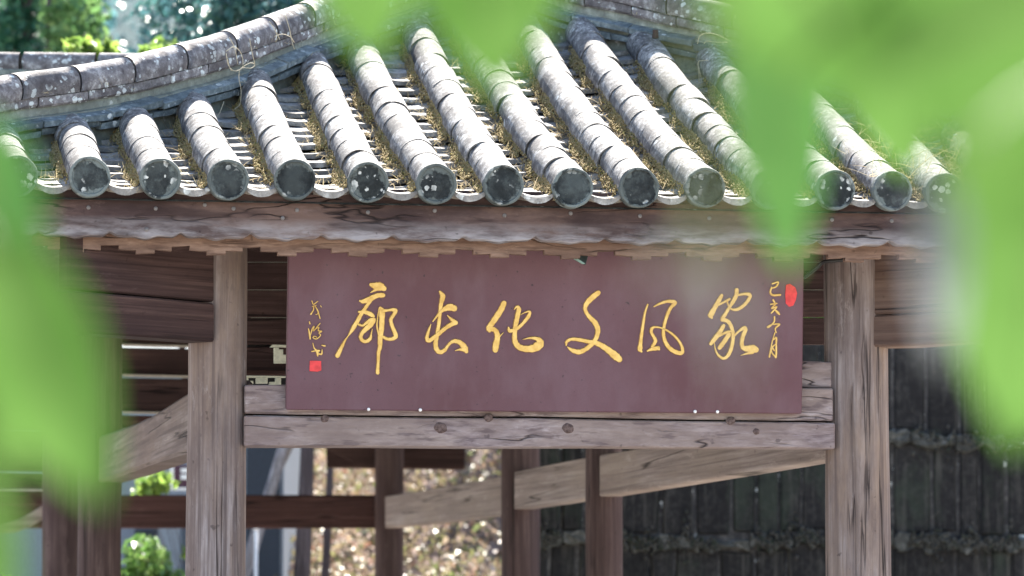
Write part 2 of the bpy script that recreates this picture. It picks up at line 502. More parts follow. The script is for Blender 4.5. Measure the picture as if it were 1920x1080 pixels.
# knots set in the beam face
def knot(x, y, rpx, v):
    c = lp(x, y, v)
    r = rpx / px_m(v)
    vs = [(0, -0.004, 0)]; fs = []
    n = 14
    for k, (rr, d) in enumerate(((0.45, -0.0042), (0.8, -0.003), (1.0, 0.001))):
        for j in range(n):
            a = 2 * math.pi * j / n
            q = rr * r * (1 + 0.06 * math.sin(2 * a + x) + 0.05 * math.sin(5 * a + y))
            vs.append((q * 1.15 * math.cos(a), d, q * math.sin(a)))
    for j in range(n):
        fs.append((0, 1 + j, 1 + (j + 1) % n))
        for k in range(2):
            b = 1 + k * n
            fs.append((b + j, b + n + j, b + n + (j + 1) % n, b + (j + 1) % n))
    o = gpart('knot', mesh('knot', vs, fs, True), M['knot'])
    o.location = c
m = NT('wood_knot', 0.8, 0.2)
m.col(m.ramp(m.noise(m.pos((1, 1, 1)), 120, 4), [(0.35, (0.05, 0.032, 0.030)), (0.65, (0.13, 0.092, 0.085))]))
M['knot'] = m.m
for x, y, r in ((609, 785, 7), (826, 802, 11), (916, 783, 8), (1065, 803, 10), (1370, 789, 8), (1418, 809, 6)):
    knot(x, y, r, -0.0855)

# corner brackets on both sides, running out diagonally to the eave corners
pl, dl = (lp(403, 600, -0.09).x, -0.09), (-1.0, -0.72)
def diag(name, poly, p0, d, thick, mat):
    n = Vector((-d[1], d[0])).normalized()
    if n.y < 0: n = -n
    pts = [lplane(x, y, p0, d) for x, y in poly]
    return gpart(name, prism(name, pts, Vector((n.x, n.y, 0)) * thick, 0.006), mat)
diag('corner_board', [(403, 440), (403, 566), (300, 557), (128, 541), (128, 440)], pl, dl, 0.05, M['dark_wood'])
diag('corner_beam', [(403, 569), (300, 559), (134, 545), (131, 560), (137, 580), (150, 590), (155, 606), (166, 622), (180, 626), (260, 631), (340, 637), (403, 641)],
     (pl[0], pl[1] - 0.02), dl, 0.11, M['dark_wood'])
pr, dr = (lp(1632, 600, -0.09).x, -0.09), (1.0, -0.72)
diag('corner_board', [(1632, 440), (1632, 590.5), (1930, 574.5), (1930, 430)], pr, dr, 0.05, M['warm_plank'])
diag('corner_beam', [(1632, 592), (1632, 650), (1700, 649), (1790, 643), (1930, 634), (1930, 576)], (pr[0], pr[1] - 0.004), dr, 0.11, M['warm_plank'])

# board infill under the roof, behind the sign
def frame_board(x0, x1, ya, yb, v, thick, mat, name='infill_board', dy=0):
    strip(name, [(x0, ya), (x1, ya + dy)], [(x0, yb), (x1, yb + dy)], v, thick, mat, bevel=0.003)
for k in range(4):
    ya = 440 + k * 52
    frame_board(452, 1562 if ya < 640 else 700, ya, ya + 50, 0.92 + 0.006 * (k % 2), 0.03, M['dark_wood'])
frame_board(452, 700, 650, 696, 0.93, 0.03, M['dark_wood'])
frame_board(452, 700, 694, 703, 0.90, 0.05, M['red_wood'], 'rail')
# fretwork with a key pattern
fr = strip('fretwork', [(462, 646), (700, 649)], [(462, 730), (700, 733)], 0.99, 0.01, M['black'])
def fret(poly):
    pts = [lp(x, y, 0.86) for x, y in poly]
    gpart('fret_piece', prism('fret_piece', pts, (0, 0.02, 0), 0.001), M['cream'], fr)
fret([(506, 651), (511, 646), (560, 647), (560, 651)])
fret([(514, 651.5), (523, 651.5), (523, 655), (531, 655), (531, 665), (537, 665), (537, 681), (514, 681)])
fret([(461, 704), (536, 705), (536, 708), (461, 708)])
fret([(461, 708.5), (466, 708.5), (466, 714), (475, 714), (475, 720), (461, 720)])
fret([(480, 708.5), (502, 708.5), (502, 719), (480, 719)])
fret([(516, 708.5), (527, 708.5), (527, 722), (505, 722), (505, 716), (516, 716)])

# eave board with scalloped foot, and the carved fringe behind it
VE = -0.46
def eave_y(x): return 441.5 + (x - 130) * 0.0118
PER, T0 = 133.0, 206.0
bot = []
x = -60.0
xs_ = np.arange(-60, 2010, 4.0)
for x in xs_:
    ph = ((x - T0) / PER) % 1.0
    y = eave_y(x)
    d = min(ph, 1 - ph) * PER
    y -= 8.5 * max(0, 1 - d / 15.0) ** 1.3
    d2 = abs(ph - 0.5) * PER
    y += 5.0 * max(0, 1 - d2 / 22.0)
    y += 0.9 * math.sin(x * 0.11) * math.sin(x * 0.037)
    bot.append((x, y))
top = [(x, 345 + (x - 130) * 0.0165) for x in (-60, 2006)]
pts = [lp(x, y, VE) for x, y in bot] + [lp(x, y, VE) for x, y in reversed(top)]
eave = gpart('eave_board', prism('eave_board', pts, (0, 0.045, 0), 0.003), M['fascia'])
pts2 = []
n0 = int((120 - T0) / PER) - 1
def fringe_pts():
    out = []
    for k in range(-2, 15):
        c = T0 + k * PER
        for dx, lv in ((-17, 'h'), (17, 'h'), (17, 'm'), (49, 'm'), (49, 'l'), (84, 'l'), (84, 'm'), (PER - 17, 'm')):
            x = c + dx
            e = eave_y(x) + {'h': 17.5, 'm': 25.5, 'l': 32.0}[lv] + 1.2 * math.sin(c + dx * 0.3)
            out.append((x, e))
    return out
fp = [(x, y) for x, y in fringe_pts() if 60 < x < 1960]
fp = [(60, fp[0][1])] + fp + [(1960, fp[-1][1])]
pts = [lp(x, y, VE + 0.06) for x, y in fp] + [lp(1960, 440, VE + 0.06), lp(60, 420, VE + 0.06)]
gpart('carved_fringe', prism('carved_fringe', pts, (0, 0.03, 0), 0.0), M['fringe'])
# nail heads in the eave board
nm = bmesh.new()
bmesh.ops.create_uvsphere(nm, u_segments=10, v_segments=6, radius=0.0068)
for vv in nm.verts: vv.co.y *= 0.55
nail_me = bm_mesh('nail', nm, True)
nail_me.materials.append(plain('nail_zinc', (0.13, 0.12, 0.12), 0.6))
for x, y in ((166, 389), (292, 391), (384, 384), (438, 391), (557, 394), (690, 398), (815, 395), (946, 404), (1070, 400), (1200, 405), (1330, 409), (1560, 412), (1672, 414), (530, 409), (275, 430)):
    o = gpart('nail', nail_me, None, eave)
    o.location = lp(x, y, VE - 0.001)

# ---------------------------------------------------------------- the roof
def zprof(w): return 0.298 * w + 0.036 * w * w
def sprof(w): return 0.298 + 0.072 * w
rolls_px = [((-95, 325), (-110, 290)), ((32, 330), (6, 272)), ((168, 332), (136, 252)), ((301, 335), (252, 232)), ((428, 337), (362, 208)), ((553, 337), (480, 176)),
            ((690, 342), (590, 130)), ((818, 345), (674, 92)), ((944, 347), (781, 58)), ((1074, 352), (876, 48)), ((1198, 352), (984, 52)),
            ((1322, 352), (1094, 72)), ((1445, 355), (1216, 100)), ((1566, 356), (1346, 132)), ((1673, 358), (1496, 172)), ((1770, 362), (1640, 210)), ((1885, 366), (1800, 262))]
EV = VE - 0.055                      # plane of the tile ends
eb = [lp(b[0], b[1], EV) for b, t in rolls_px]
ze_fit = np.polyfit([p.x for p in eb], [p.z for p in eb], 1)
def zsurf(u, v): return ze_fit[0] * u + ze_fit[1] + zprof(v - EV)
def on_roof(x, y):
    o = to_local(EYE); r = ray(x, y); rl = Vector((r.dot(U), r.dot(V), r.z))
    lo, hi = 10.5, 19.0
    f = lambda t: (o + rl * t).z - zsurf((o + rl * t).x, (o + rl * t).y)
    a = 11.0
    prev = f(a)
    t = a
    while t < 20:
        t += 0.02
        cur = f(t)
        if cur * prev <= 0 or cur < 0:
            break
        prev = cur
    lo, hi = t - 0.02, t
    for _ in range(25):
        mid = 0.5 * (lo + hi)
        if f(mid) > 0: lo = mid
        else: hi = mid
    return o + rl * lo
RT = 0.0605
# roof bed (front face, then the two side faces and the back, which the hips close)
tops = [on_roof(*t) for b, t in rolls_px]
ap = on_roof(955, 2)
def bed(name, quads_uv, drop):
    vs, fs = [], []
    return vs, fs
nb = 14
vs, fs = [], []
for i, (b, t) in enumerate(zip(eb, tops)):
    wt = max(t.y - EV, 0.2) + 0.06
    for k in range(nb + 1):
        w = 0.03 + (wt - 0.03) * k / nb
        s = w / max(t.y - EV, 1e-3)
        u = b.x + (t.x - b.x) * s
        vs.append((u, EV + w, zsurf(u, EV + w) - 0.075))
for i in range(len(eb) - 1):
    for k in range(nb):
        a = i * (nb + 1) + k
        fs.append((a, a + nb + 1, a + nb + 2, a + 1))
roof = gpart('roof', mesh('roof', vs, fs, True), M['deck'])
def rpart(name, me, mat=None):
    return link(name, me, mat, roof)

def barrel_mesh(name, L, r, seed):
    rn = random.Random(seed)
    vs, fs = [], []
    seg, rings = 22, 5
    a0, a1 = R(-32), R(212)
    ph = rn.uniform(0, 6)
    for i in range(rings + 1):
        t = i / rings
        rr = r * (1.0 - 0.022 * t)
        y = -0.004 + t * L
        for j in range(seg + 1):
            a = a0 + (a1 - a0) * j / seg
            q = rr * (1 + 0.012 * math.sin(3 * a + ph + 3 * t) + 0.008 * math.sin(7 * a + 2 * ph))
            yy = y + (0.0025 * math.sin(4 * a + ph) if i == 0 else 0)
            vs.append((q * math.cos(a), yy, q * math.sin(a)))
    n = seg + 1
    for i in range(rings):
        for j in range(seg):
            fs.append((i * n + j, i * n + j + 1, (i + 1) * n + j + 1, (i + 1) * n + j))
    base = len(vs)
    for j in range(seg + 1):
        vs.append(vs[j])
    for j in range(seg + 1):                     # thickness seen at the lower lip
        a = a0 + (a1 - a0) * j / seg
        x0, y0, z0 = vs[j]
        vs.append((x0 * 0.9, y0 + 0.004, z0 * 0.9))
    for j in range(seg):
        fs.append((base + j, base + n + j, base + n + j + 1, base + j + 1))
    return mesh(name, vs, fs, True)
LT = 0.20
barrels = [barrel_mesh('roll_tile', LT + 0.02, RT * (0.985 + 0.008 * s), s) for s in range(5)]
for b_ in barrels: b_.materials.append(M['tile'])
# end disc: rim and recessed face
def disc_mesh():
    vs, fs = [], []
    n = 32
    prof = [(RT * 1.03, 0.035), (RT * 1.05, -0.004), (RT * 1.02, -0.010), (RT * 0.90, -0.010), (RT * 0.86, -0.004), (RT * 0.5, -0.0045), (RT * 0.1, -0.006)]
    for r_, y_ in prof:
        for j in range(n):
            a = 2 * math.pi * j / n
            q = r_ * (1 + 0.010 * math.sin(3 * a) + 0.008 * math.sin(8 * a + 1))
            vs.append((q * math.cos(a), y_, q * math.sin(a)))
    for i in range(len(prof) - 1):
        for j in range(n):
            k = (j + 1) % n
            fs.append((i * n + j, i * n + k, (i + 1) * n + k, (i + 1) * n + j))
    fs.append(tuple((len(prof) - 1) * n + j for j in range(n)))
    return mesh('tile_end', vs, fs, False)
dmesh = disc_mesh(); dmesh.materials.append(M['disc'])
# pan tile: thin dished plate
def pan_mesh(name, w, L, th, sag, seed, lip=0.0):
    rn = random.Random(seed)
    vs, fs = [], []
    n = 10
    def zz(x): return sag * ((2 * x / w) ** 2) * 1.0
    for side in (0, 1):
        for yi in range(3):
            y = L * yi / 2
            for j in range(n + 1):
                x = -w / 2 + w * j / n
                e = (0.010 * math.sin(j * 1.3 + seed) * rn.uniform(0.1, 0.6) if yi == 0 else 0) - (0.012 * (1 - (2 * x / w) ** 2) if yi == 0 else 0)
                vs.append((x, y + e, zz(x) - th * side))
    m_ = n + 1
    for yi in range(2):
        for j in range(n):
            a = yi * m_ + j
            fs.append((a, a + 1, a + m_ + 1, a + m_))
            b = 3 * m_ + a
            fs.append((b, b + m_, b + m_ + 1, b + 1))
    for j in range(n):
        fs.append((j, 3 * m_ + j, 3 * m_ + j + 1, j + 1))
    if lip:
        base = len(vs)
        for j in range(m_):
            x, y, z = vs[j]
            dz = lip * (0.35 + 0.65 * (1 - (2 * x / w) ** 2))
            vs.append((x, y - 0.006, z - dz)); vs.append((x, y + 0.008, z - dz))
        for j in range(n):
            fs.append((j, j + 1, base + 2 * j + 2, base + 2 * j))
            fs.append((base + 2 * j, base + 2 * j + 2, base + 2 * j + 3, base + 2 * j + 1))
    return mesh(name, vs, fs, False)
pans = [pan_mesh('pan_tile', 0.17, 0.17, 0.016, 0.016, s) for s in range(5)]
drips = [pan_mesh('drip_tile', 0.118, 0.16, 0.012, 0.016, s, 0.020) for s in range(3)]
for p_ in pans + drips: p_.materials.append(M['pan'])

def orient(o, loc, d, roll=0.0, pitch=0.0):
    y = d.normalized()
    x = y.cross(Vector((0, 0, 1))).normalized()
    z = x.cross(y)
    mtx = Matrix((x, y, z)).transposed().to_4x4()
    mtx = mtx @ Matrix.Rotation(roll, 4, 'Y') @ Matrix.Rotation(pitch, 4, 'X')
    mtx.translation = loc
    o.matrix_local = mtx

axis_lines = []
for i, (b, t) in enumerate(zip(eb, tops)):
    wt = t.y - EV
    def P(w, b=b, t=t, wt=wt):
        s = w / wt
        u = b.x + (t.x - b.x) * s
        return Vector((u, EV + w, b.z + (ze_fit[0] * (u - b.x)) + zprof(w)))
    axis_lines.append((P, wt))
    o = rpart('tile_end', dmesh)
    orient(o, P(0), Vector((random.uniform(-0.05, 0.05), 1, random.uniform(-0.02, 0.1))), random.uniform(0, 6.28))
    w = 0.012
    k = 0
    while w < wt + 0.02:
        p0 = P(w)
        ds = math.sqrt(1 + sprof(w) ** 2)
        lt = LT * random.uniform(0.86, 1.12)
        p1 = P(w + lt / ds)
        o = rpart('roll_tile', random.choice(barrels))
        jit = Vector((random.uniform(-1, 1), 0, random.uniform(-0.6, 0.6))) * 0.0028
        orient(o, p0 + jit, (p1 - p0) + Vector((random.uniform(-1, 1), 0, random.uniform(-0.5, 0.5))) * 0.006, random.uniform(-0.1, 0.1))
        o.scale = (1, lt / LT, 1)
        w += lt / ds
        k += 1
for i in range(len(eb) - 1):
    (Pa, wa), (Pb, wb) = axis_lines[i], axis_lines[i + 1]
    wmax = max(wa, wb) - 0.02
    w = -0.012
    k = 0
    while w < wmax:
        a, b = Pa(w), Pb(w)
        c = (a + b) / 2
        d = (Pa(w + 0.1) + Pb(w + 0.1)) / 2 - c
        if k == 0:
            o = rpart('drip_tile', random.choice(drips))
            orient(o, c + Vector((0, 0.034, -0.026)), d, 0, -0.06)
            w += 0.07
        else:
            o = rpart('pan_tile', random.choice(pans))
            orient(o, c + Vector((random.uniform(-0.006, 0.006), 0, -0.043 + random.uniform(-0.003, 0.003))), d, random.uniform(-0.06, 0.06), -0.16 + random.uniform(-0.05, 0.04))
            w += random.uniform(0.095, 0.13)
        k += 1

# hips -------------------------------------------------------------------------
def resample(pts, step):
    P = [Vector(p) for p in pts]
    L = [0]
    for a, b in zip(P, P[1:]): L.append(L[-1] + (b - a).length)
    n = max(2, int(round(L[-1] / step)) + 1)
    out = []
    for k in range(n):
        s = L[-1] * k / (n - 1)
        j = max(i for i in range(len(L)) if L[i] <= s + 1e-9)
        j = min(j, len(P) - 2)
        out.append(P[j].lerp(P[j + 1], (s - L[j]) / max(1e-9, L[j + 1] - L[j])))
    return out
left_base = [(-330, 300), (-160, 288), (-40, 275), (44, 259), (110, 251), (185, 240), (260, 226), (340, 206), (426, 183), (520, 148), (630, 103), (730, 66), (830, 34), (955, 4)]
right_base = [(955, 16), (1068, 55), (1156, 74), (1217, 88), (1260, 99), (1384, 126), (1500, 156), (1640, 196), (1780, 240), (1920, 282), (2080, 330)]
def hip(base_px, side, flip):
    pts = [on_roof(x, y) for x, y in base_px]
    pts = [Vector(p) + Vector((0, 0, 0.0)) for p in catmull([tuple(p) for p in pts], 4)]
    pts = resample(pts, 0.04)
    n = len(pts)
    def hs(i):                             # the ridge thins out towards the left eave corner
        return 1.0 if not flip else 0.86 + 0.14 * min(1.0, i / (0.5 * n))
    H = gpart('hip_ridge', None, None)
    # core of mortar under the tiles
    def frame(i):
        t = pts[min(i + 1, n - 1)] - pts[max(i - 1, 0)]
        h = Vector((t.x, t.y, 0)).normalized()
        nrm = Vector((h.y, -h.x, 0))
        if nrm.y > 0: nrm = -nrm           # outward: toward the viewer's side of the hip
        return t.normalized(), nrm
    prof = [(0.036, -0.12), (0.040, 0.0), (0.052, 0.066), (0.036, 0.072), (0.040, 0.105), (0.030, 0.112), (-0.06, 0.112), (-0.10, -0.12)]
    vs, fs = [], []
    for i in range(n):
        t, nr = frame(i)
        for (o_, z_) in prof:
            vs.append(pts[i] + nr * (o_ - 0.045) + Vector((0, 0, z_ * hs(i))))
    k = len(prof)
    for i in range(n - 1):
        for j in range(k):
            a = i * k + j; b = i * k + (j + 1) % k
            fs.append((a, b, b + k, a + k))
    core = mesh('hip_ridge', vs, fs, False)
    H.parent = None
    bpy.data.objects.remove(H)
    H = gpart('hip_ridge', core, M['mortar'])
    def piece(name, i0, i1, prof, mat, wob=0.004, drop=0.0, tilt=0.0):
        vs, fs = [], []
        i1 = min(i1, n - 1)
        js = random.uniform(-wob, wob); jz = random.uniform(-wob, wob)
        for i in range(i0, i1 + 1):
            t, nr = frame(i)
            s = (i - i0) / max(1, i1 - i0)
            e = t * (0.003 if i == i0 else (-0.003 if i == i1 else 0))
            for (o_, z_) in prof:
                vs.append(pts[i] + e + nr * (o_ - 0.045 + js) + Vector((0, 0, z_ * hs(i) + jz + tilt * (s - 0.5))) + Vector((0, 0, random.uniform(-1, 1) * wob * 0.35)))
        k = len(prof); m_ = i1 - i0
        for i in range(m_):
            for j in range(k):
                a = i * k + j; b = i * k + (j + 1) % k
                fs.append((a, b, b + k, a + k))
        fs.append(tuple(range(k))[::-1]); fs.append(tuple(m_ * k + j for j in range(k)))
        o = link(name, mesh(name, vs, fs, False), mat, H)
        return o
    # two courses of slates
    i = 0
    while i < n - 2:
        st = random.choice((5, 6, 6, 7))
        piece('slate', i, i + st, [(0.075, 0.000), (0.080, 0.020), (0.01, 0.034), (0.0, 0.012)], M['slate'], 0.005, tilt=random.uniform(-0.008, 0.008))
        i += st
    i = -2
    while i < n - 2:
        st = random.choice((5, 6, 7))
        piece('slate', max(i, 0), i + st, [(0.088, 0.030), (0.092, 0.050), (0.02, 0.078), (0.0, 0.05)], M['slate'], 0.005, tilt=random.uniform(-0.008, 0.008))
        i += st
    # rim course
    i = 0
    while i < n - 2:
        st = 5
        piece('rim_tile', i, i + st, [(0.052, 0.100), (0.060, 0.108), (0.060, 0.134), (0.050, 0.140), (-0.05, 0.140), (-0.05, 0.105)], M['ridge'], 0.003)
        i += st
    # half-round cap tiles
    i = -1
    rc = 0.062
    while i < n - 2:
        st = random.choice((6, 7, 7))
        a, b = max(i, 0), min(i + st, n - 1)
        if b > a:
            vs, fs = [], []
            seg = 18
            for q, ii in enumerate(range(a, b + 1)):
                t, nr = frame(ii)
                rr = rc * (1.02 - 0.035 * (ii - i) / st if flip else 0.985 + 0.035 * (ii - i) / st) + random.uniform(-0.0006, 0.0006)
                for j in range(seg + 1):
                    an = R(-25) + R(230) * j / seg
                    e = t * (0.0045 if ii == a else (-0.0015 if ii == b else 0))
                    vs.append(pts[ii] + e + nr * (rr * math.cos(an) * 0.95 - 0.035) + Vector((0, 0, 0.165 * hs(ii) + rr * math.sin(an))))
            m_ = seg + 1
            for q in range(b - a):
                for j in range(seg):
                    c0 = q * m_ + j
                    fs.append((c0, c0 + 1, c0 + m_ + 1, c0 + m_))
            fs.append(tuple(range(m_))); fs.append(tuple((b - a) * m_ + j for j in range(m_))[::-1])
            me = mesh('cap_tile', vs, fs, True)
            link('cap_tile', me, M['ridge'], H)
        i += st
    return pts
hl = hip(left_base, -1, True)
hr = hip(right_base, 1, False)
# side roof faces behind the hips (closed shell of roof bed)
def side_face(pts, du):
    vs, fs = [], []
    for p in pts:
        vs.append(p + Vector((0, 0.03, -0.06)))
        vs.append(Vector((p.x + du * 0.0, 3.2, p.z - 0.06)))
    for i in range(len(pts) - 1):
        fs.append((2 * i, 2 * i + 2, 2 * i + 3, 2 * i + 1))
    o = rpart('side_slope', mesh('side_slope', vs, fs, True), M['deck'])
side_face([p for p in hl if p.y > -0.42], -1)
side_face([p for p in hr if p.y > -0.42], 1)

# rusty bolt standing on the upper end of a roll
bp = on_roof(1224, 106)
bm = bmesh.new()
bmesh.ops.create_cone(bm, cap_ends=True, segments=8, radius1=0.013, radius2=0.010, depth=0.03)
o = rpart('bolt', bm_mesh('bolt', bm), plain('rust', (0.045, 0.022, 0.022), 0.8))
o.location = bp + Vector((0, -0.05, 0.075))

# ---------------------------------------------------------------- moss and dry grass on the roof
def quads_object(name, verts, faces, mat, shade=None):
    me = bpy.data.meshes.new(name)
    nv, nf = len(verts), len(faces)
    k = faces.shape[1]
    me.vertices.add(nv); me.loops.add(nf * k); me.polygons.add(nf)
    me.vertices.foreach_set('co', verts.astype(np.float32).ravel())
    me.loops.foreach_set('vertex_index', faces.astype(np.int32).ravel())
    me.polygons.foreach_set('loop_start', np.arange(0, nf * k, k, dtype=np.int32))
    me.polygons.foreach_set('loop_total', np.full(nf, k, dtype=np.int32))
    me.update()
    if shade is not None:
        at_ = me.attributes.new('shade', 'FLOAT', 'POINT')
        at_.data.foreach_set('value', shade.astype(np.float32))
    me.materials.append(mat)
    o = bpy.data.objects.new(name, me)
    COL.objects.link(o)
    return o
def to_world(p):
    return ORG + U * p.x + V * p.y + Vector((0, 0, p.z))
M['moss'] = leaf_mat('dry_moss', [(0.36, 0.27, 0.14), (0.42, 0.33, 0.18), (0.30, 0.23, 0.10), (0.39, 0.31, 0.17), (0.26, 0.25, 0.07)], 0.25, 0.9, 0.1)
M['straw'] = leaf_mat('dry_straw', [(0.42, 0.33, 0.2), (0.52, 0.44, 0.31), (0.34, 0.29, 0.15), (0.46, 0.38, 0.25)], 0.3, 0.8, 0.2)
mv, mf, ms = [], [], []
octf = [(0, 2, 4), (2, 1, 4), (1, 3, 4), (3, 0, 4), (2, 0, 5), (1, 2, 5), (3, 1, 5), (0, 3, 5)]
for i, (Pf, wt) in enumerate(axis_lines):
    nlump = int(wt * 1900)
    for _ in range(nlump):
        w = random.uniform(0.02, wt * 0.97)
        q = Pf(w)
        dens = max(0, min(1, 0.5 + 0.45 * math.sin(w * 9 + i * 2.1) + 0.35 * math.sin(w * 23 + i * 4.7)))
        if random.random() > 0.12 + 0.88 * dens: continue
        fo = random.random() ** 1.5 * (0.45 + 0.55 * dens)
        c = to_world(q + Vector((-RT * 0.96 - 0.028 * fo, 0, -0.004 - 0.040 * fo ** 0.7 + random.uniform(-.004, .004))))
        r_ = random.uniform(0.0018, 0.0042)
        sx, sy, sz = r_, r_ * random.uniform(1, 2), r_ * random.uniform(0.8, 1.8)
        b = len(mv)
        for d in ((1, 0, 0), (-1, 0, 0), (0, 1, 0), (0, -1, 0), (0, 0, 1), (0, 0, -1)):
            mv.append((c.x + d[0] * sx + random.uniform(-1, 1) * r_ * .4, c.y + d[1] * sy, c.z + d[2] * sz + random.uniform(-1, 1) * r_ * .4))
        sh = random.random()
        ms += [sh] * 6
        mf += [tuple(b + k for k in f) for f in octf]
o = quads_object('roof_moss', np.array(mv), np.array(mf), M['moss'], np.array(ms))
tag(o, 'golden dry moss packed along the foot of the roof tile rolls', 'moss', kind='stuff')
# blades
bv, bf, bs = [], [], []
def blade(c, d, L, wd, curl):
    d = d.normalized()
    s = d.cross(Vector((random.uniform(-1, 1), random.uniform(-1, 1), random.uniform(-.3, .3)))).normalized() * wd
    m1 = c + d * L * 0.5
    tp = c + d * L + curl
    b = len(bv)
    bv.extend([tuple(c - s), tuple(c + s), tuple(m1 + s * .8 + curl * .3), tuple(m1 - s * .8 + curl * .3), tuple(tp)])
    sh = random.random()
    bs.extend([sh] * 5)
    bf.extend([(b, b + 1, b + 2), (b, b + 2, b + 3), (b + 3, b + 2, b + 4)])
def tuft(c, n, L, spread=0.9):
    for _ in range(n):
        d = Vector((random.gauss(0, spread), random.gauss(-0.1, spread), random.uniform(0.4, 1.3)))
        blade(c + Vector((random.gauss(0, .012), random.gauss(0, .012), 0)), d, L * random.uniform(0.4, 1.1), random.uniform(0.0006, 0.0013), Vector((random.gauss(0, .3), random.gauss(0, .3), random.uniform(-.35, .05))) * L)
for i, (Pf, wt) in enumerate(axis_lines):
    for _ in range(int(wt * 60)):
        w = random.uniform(0.02, wt)
        q = Pf(w) + Vector((random.choice((-0.075, -0.08, -0.07, 0.085)) + random.uniform(-.012, .012), 0, -0.045))
        tuft(to_world(q), random.randint(2, 6), random.uniform(0.02, 0.055))
for i, k in ((15, 70), (16, 40), (14, 20)):           # long hanging straw on the last rolls
    Pf, wt = axis_lines[i]
    for _ in range(k):
        w = random.uniform(0.0, wt)
        q = Pf(w) + Vector((random.uniform(-0.08, 0.10), 0, random.uniform(-0.03, 0.06)))
        tuft(to_world(q), 5, random.uniform(0.06, 0.14), 1.1)
for p in hl[::3] + hr[::3]:
    if random.random() < 0.6:
        tuft(to_world(p + Vector((0.0, -0.05, random.choice((0.03, 0.1, 0.13))))), 5, random.uniform(0.02, 0.05))
o = quads_object('roof_grass', np.array(bv), np.array(bf), M['straw'], np.array(bs))
tag(o, 'thin dry straw and grass sprouting between the roof tiles', 'grass', kind='stuff')

# dead vine stems hanging over the left hip
M['vine'] = plain('dry_vine_stem', (0.50, 0.43, 0.30), 0.8)
vine = empty('dry_vine', to_world(on_roof(450, 172)))
tag(vine, 'dead pale vine stems looping over the long left roof ridge', 'vine')
def vine_line(name, px, dv):
    pts = [to_world(lplane(x, y, (on_roof(450, 172).x, on_roof(450, 172).y - dv), (1, 0.9))) for x, y in px]
    pts = [Vector(p) - vine.location for p in catmull([tuple(p) for p in pts], 5)]
    link(name, tubes(name, [pts], 0.0013, 5), M['vine'], vine)
for px in ([(424, 96), (438, 88), (452, 100), (455, 125), (440, 133), (428, 122), (424, 100)], [(430, 70), (440, 90), (446, 120)], [(468, 72), (472, 95), (478, 120)],
           [(455, 125), (470, 118), (478, 122), (470, 128), (452, 128), (448, 145), (452, 170), (450, 195), (440, 205)], [(425, 105), (430, 125), (434, 133)],
           [(505, 40), (515, 55), (525, 75)], [(535, 28), (543, 55), (548, 80), (552, 92)], [(515, 68), (530, 64), (545, 70), (552, 80)], [(420, 190), (410, 215), (395, 225)]):
    vine_line('stem', px, 0.16)
vine2 = empty('dry_vine', to_world(on_roof(1320, 130)))
tag(vine2, 'dead pale vine tendrils hooked below the descending right roof ridge', 'vine')
vine, vine_l = vine2, vine
def vine_line2(px, dv):
    p0 = on_roof(1320, 120)
    pts = [to_world(lplane(x, y, (p0.x, p0.y - dv), (1, -0.6))) for x, y in px]
    pts = [Vector(p) - vine2.location for p in catmull([tuple(p) for p in pts], 5)]
    link('stem', tubes('stem', [pts], 0.0013, 5), M['vine'], vine2)
for px in ([(1308, 82), (1312, 68), (1325, 62), (1345, 65), (1370, 78)], [(1320, 82), (1325, 77), (1345, 79), (1365, 79)], [(1310, 178), (1311, 150), (1309, 118), (1316, 114), (1328, 113)], [(1318, 180), (1316, 155), (1310, 125)],
           [(1095, 100), (1100, 96), (1096, 110), (1104, 130), (1112, 150), (1118, 165)], [(1120, 170), (1112, 180), (1106, 188)]):
    vine_line2(px, 0.14)

# ---------------------------------------------------------------- the sign
VB, VT = -0.115, -0.20
def sign_v(y): return VB + (VT - VB) * (775 - y) / 320.0
def sp_(x, y, off=0.0):             # a point of the sign's face
    a = lp(960, 775, VB); b = lp(960, 455, VT)
    n = Vector((0, -(b.z - a.z), (b.y - a.y))).normalized()
    if n.y > 0: n = -n
    o = to_local(EYE); r = ray(x, y); rl = Vector((r.dot(U), r.dot(V), r.z))
    t = (a - o).dot(n) / rl.dot(n)
    return o + rl * t + n * off
sgn = empty('sign_board', to_world(Vector((0, VB, lp(960, 775, VB).z))), TH)
tag(sgn, 'long maroon wooden sign board with gold brush calligraphy hung between two posts', 'sign')
s0 = Vector((0, VB, lp(960, 775, VB).z))
corn = [(536.5, 768.5), (1503.5, 776), (1508, 452), (541, 448)]
face = [sp_(x, y) - s0 for x, y in corn]
nrm = (sp_(960, 600, 0.03) - sp_(960, 600, 0))
link('board', prism('board', face, -nrm, 0.003), M['sign'], sgn)

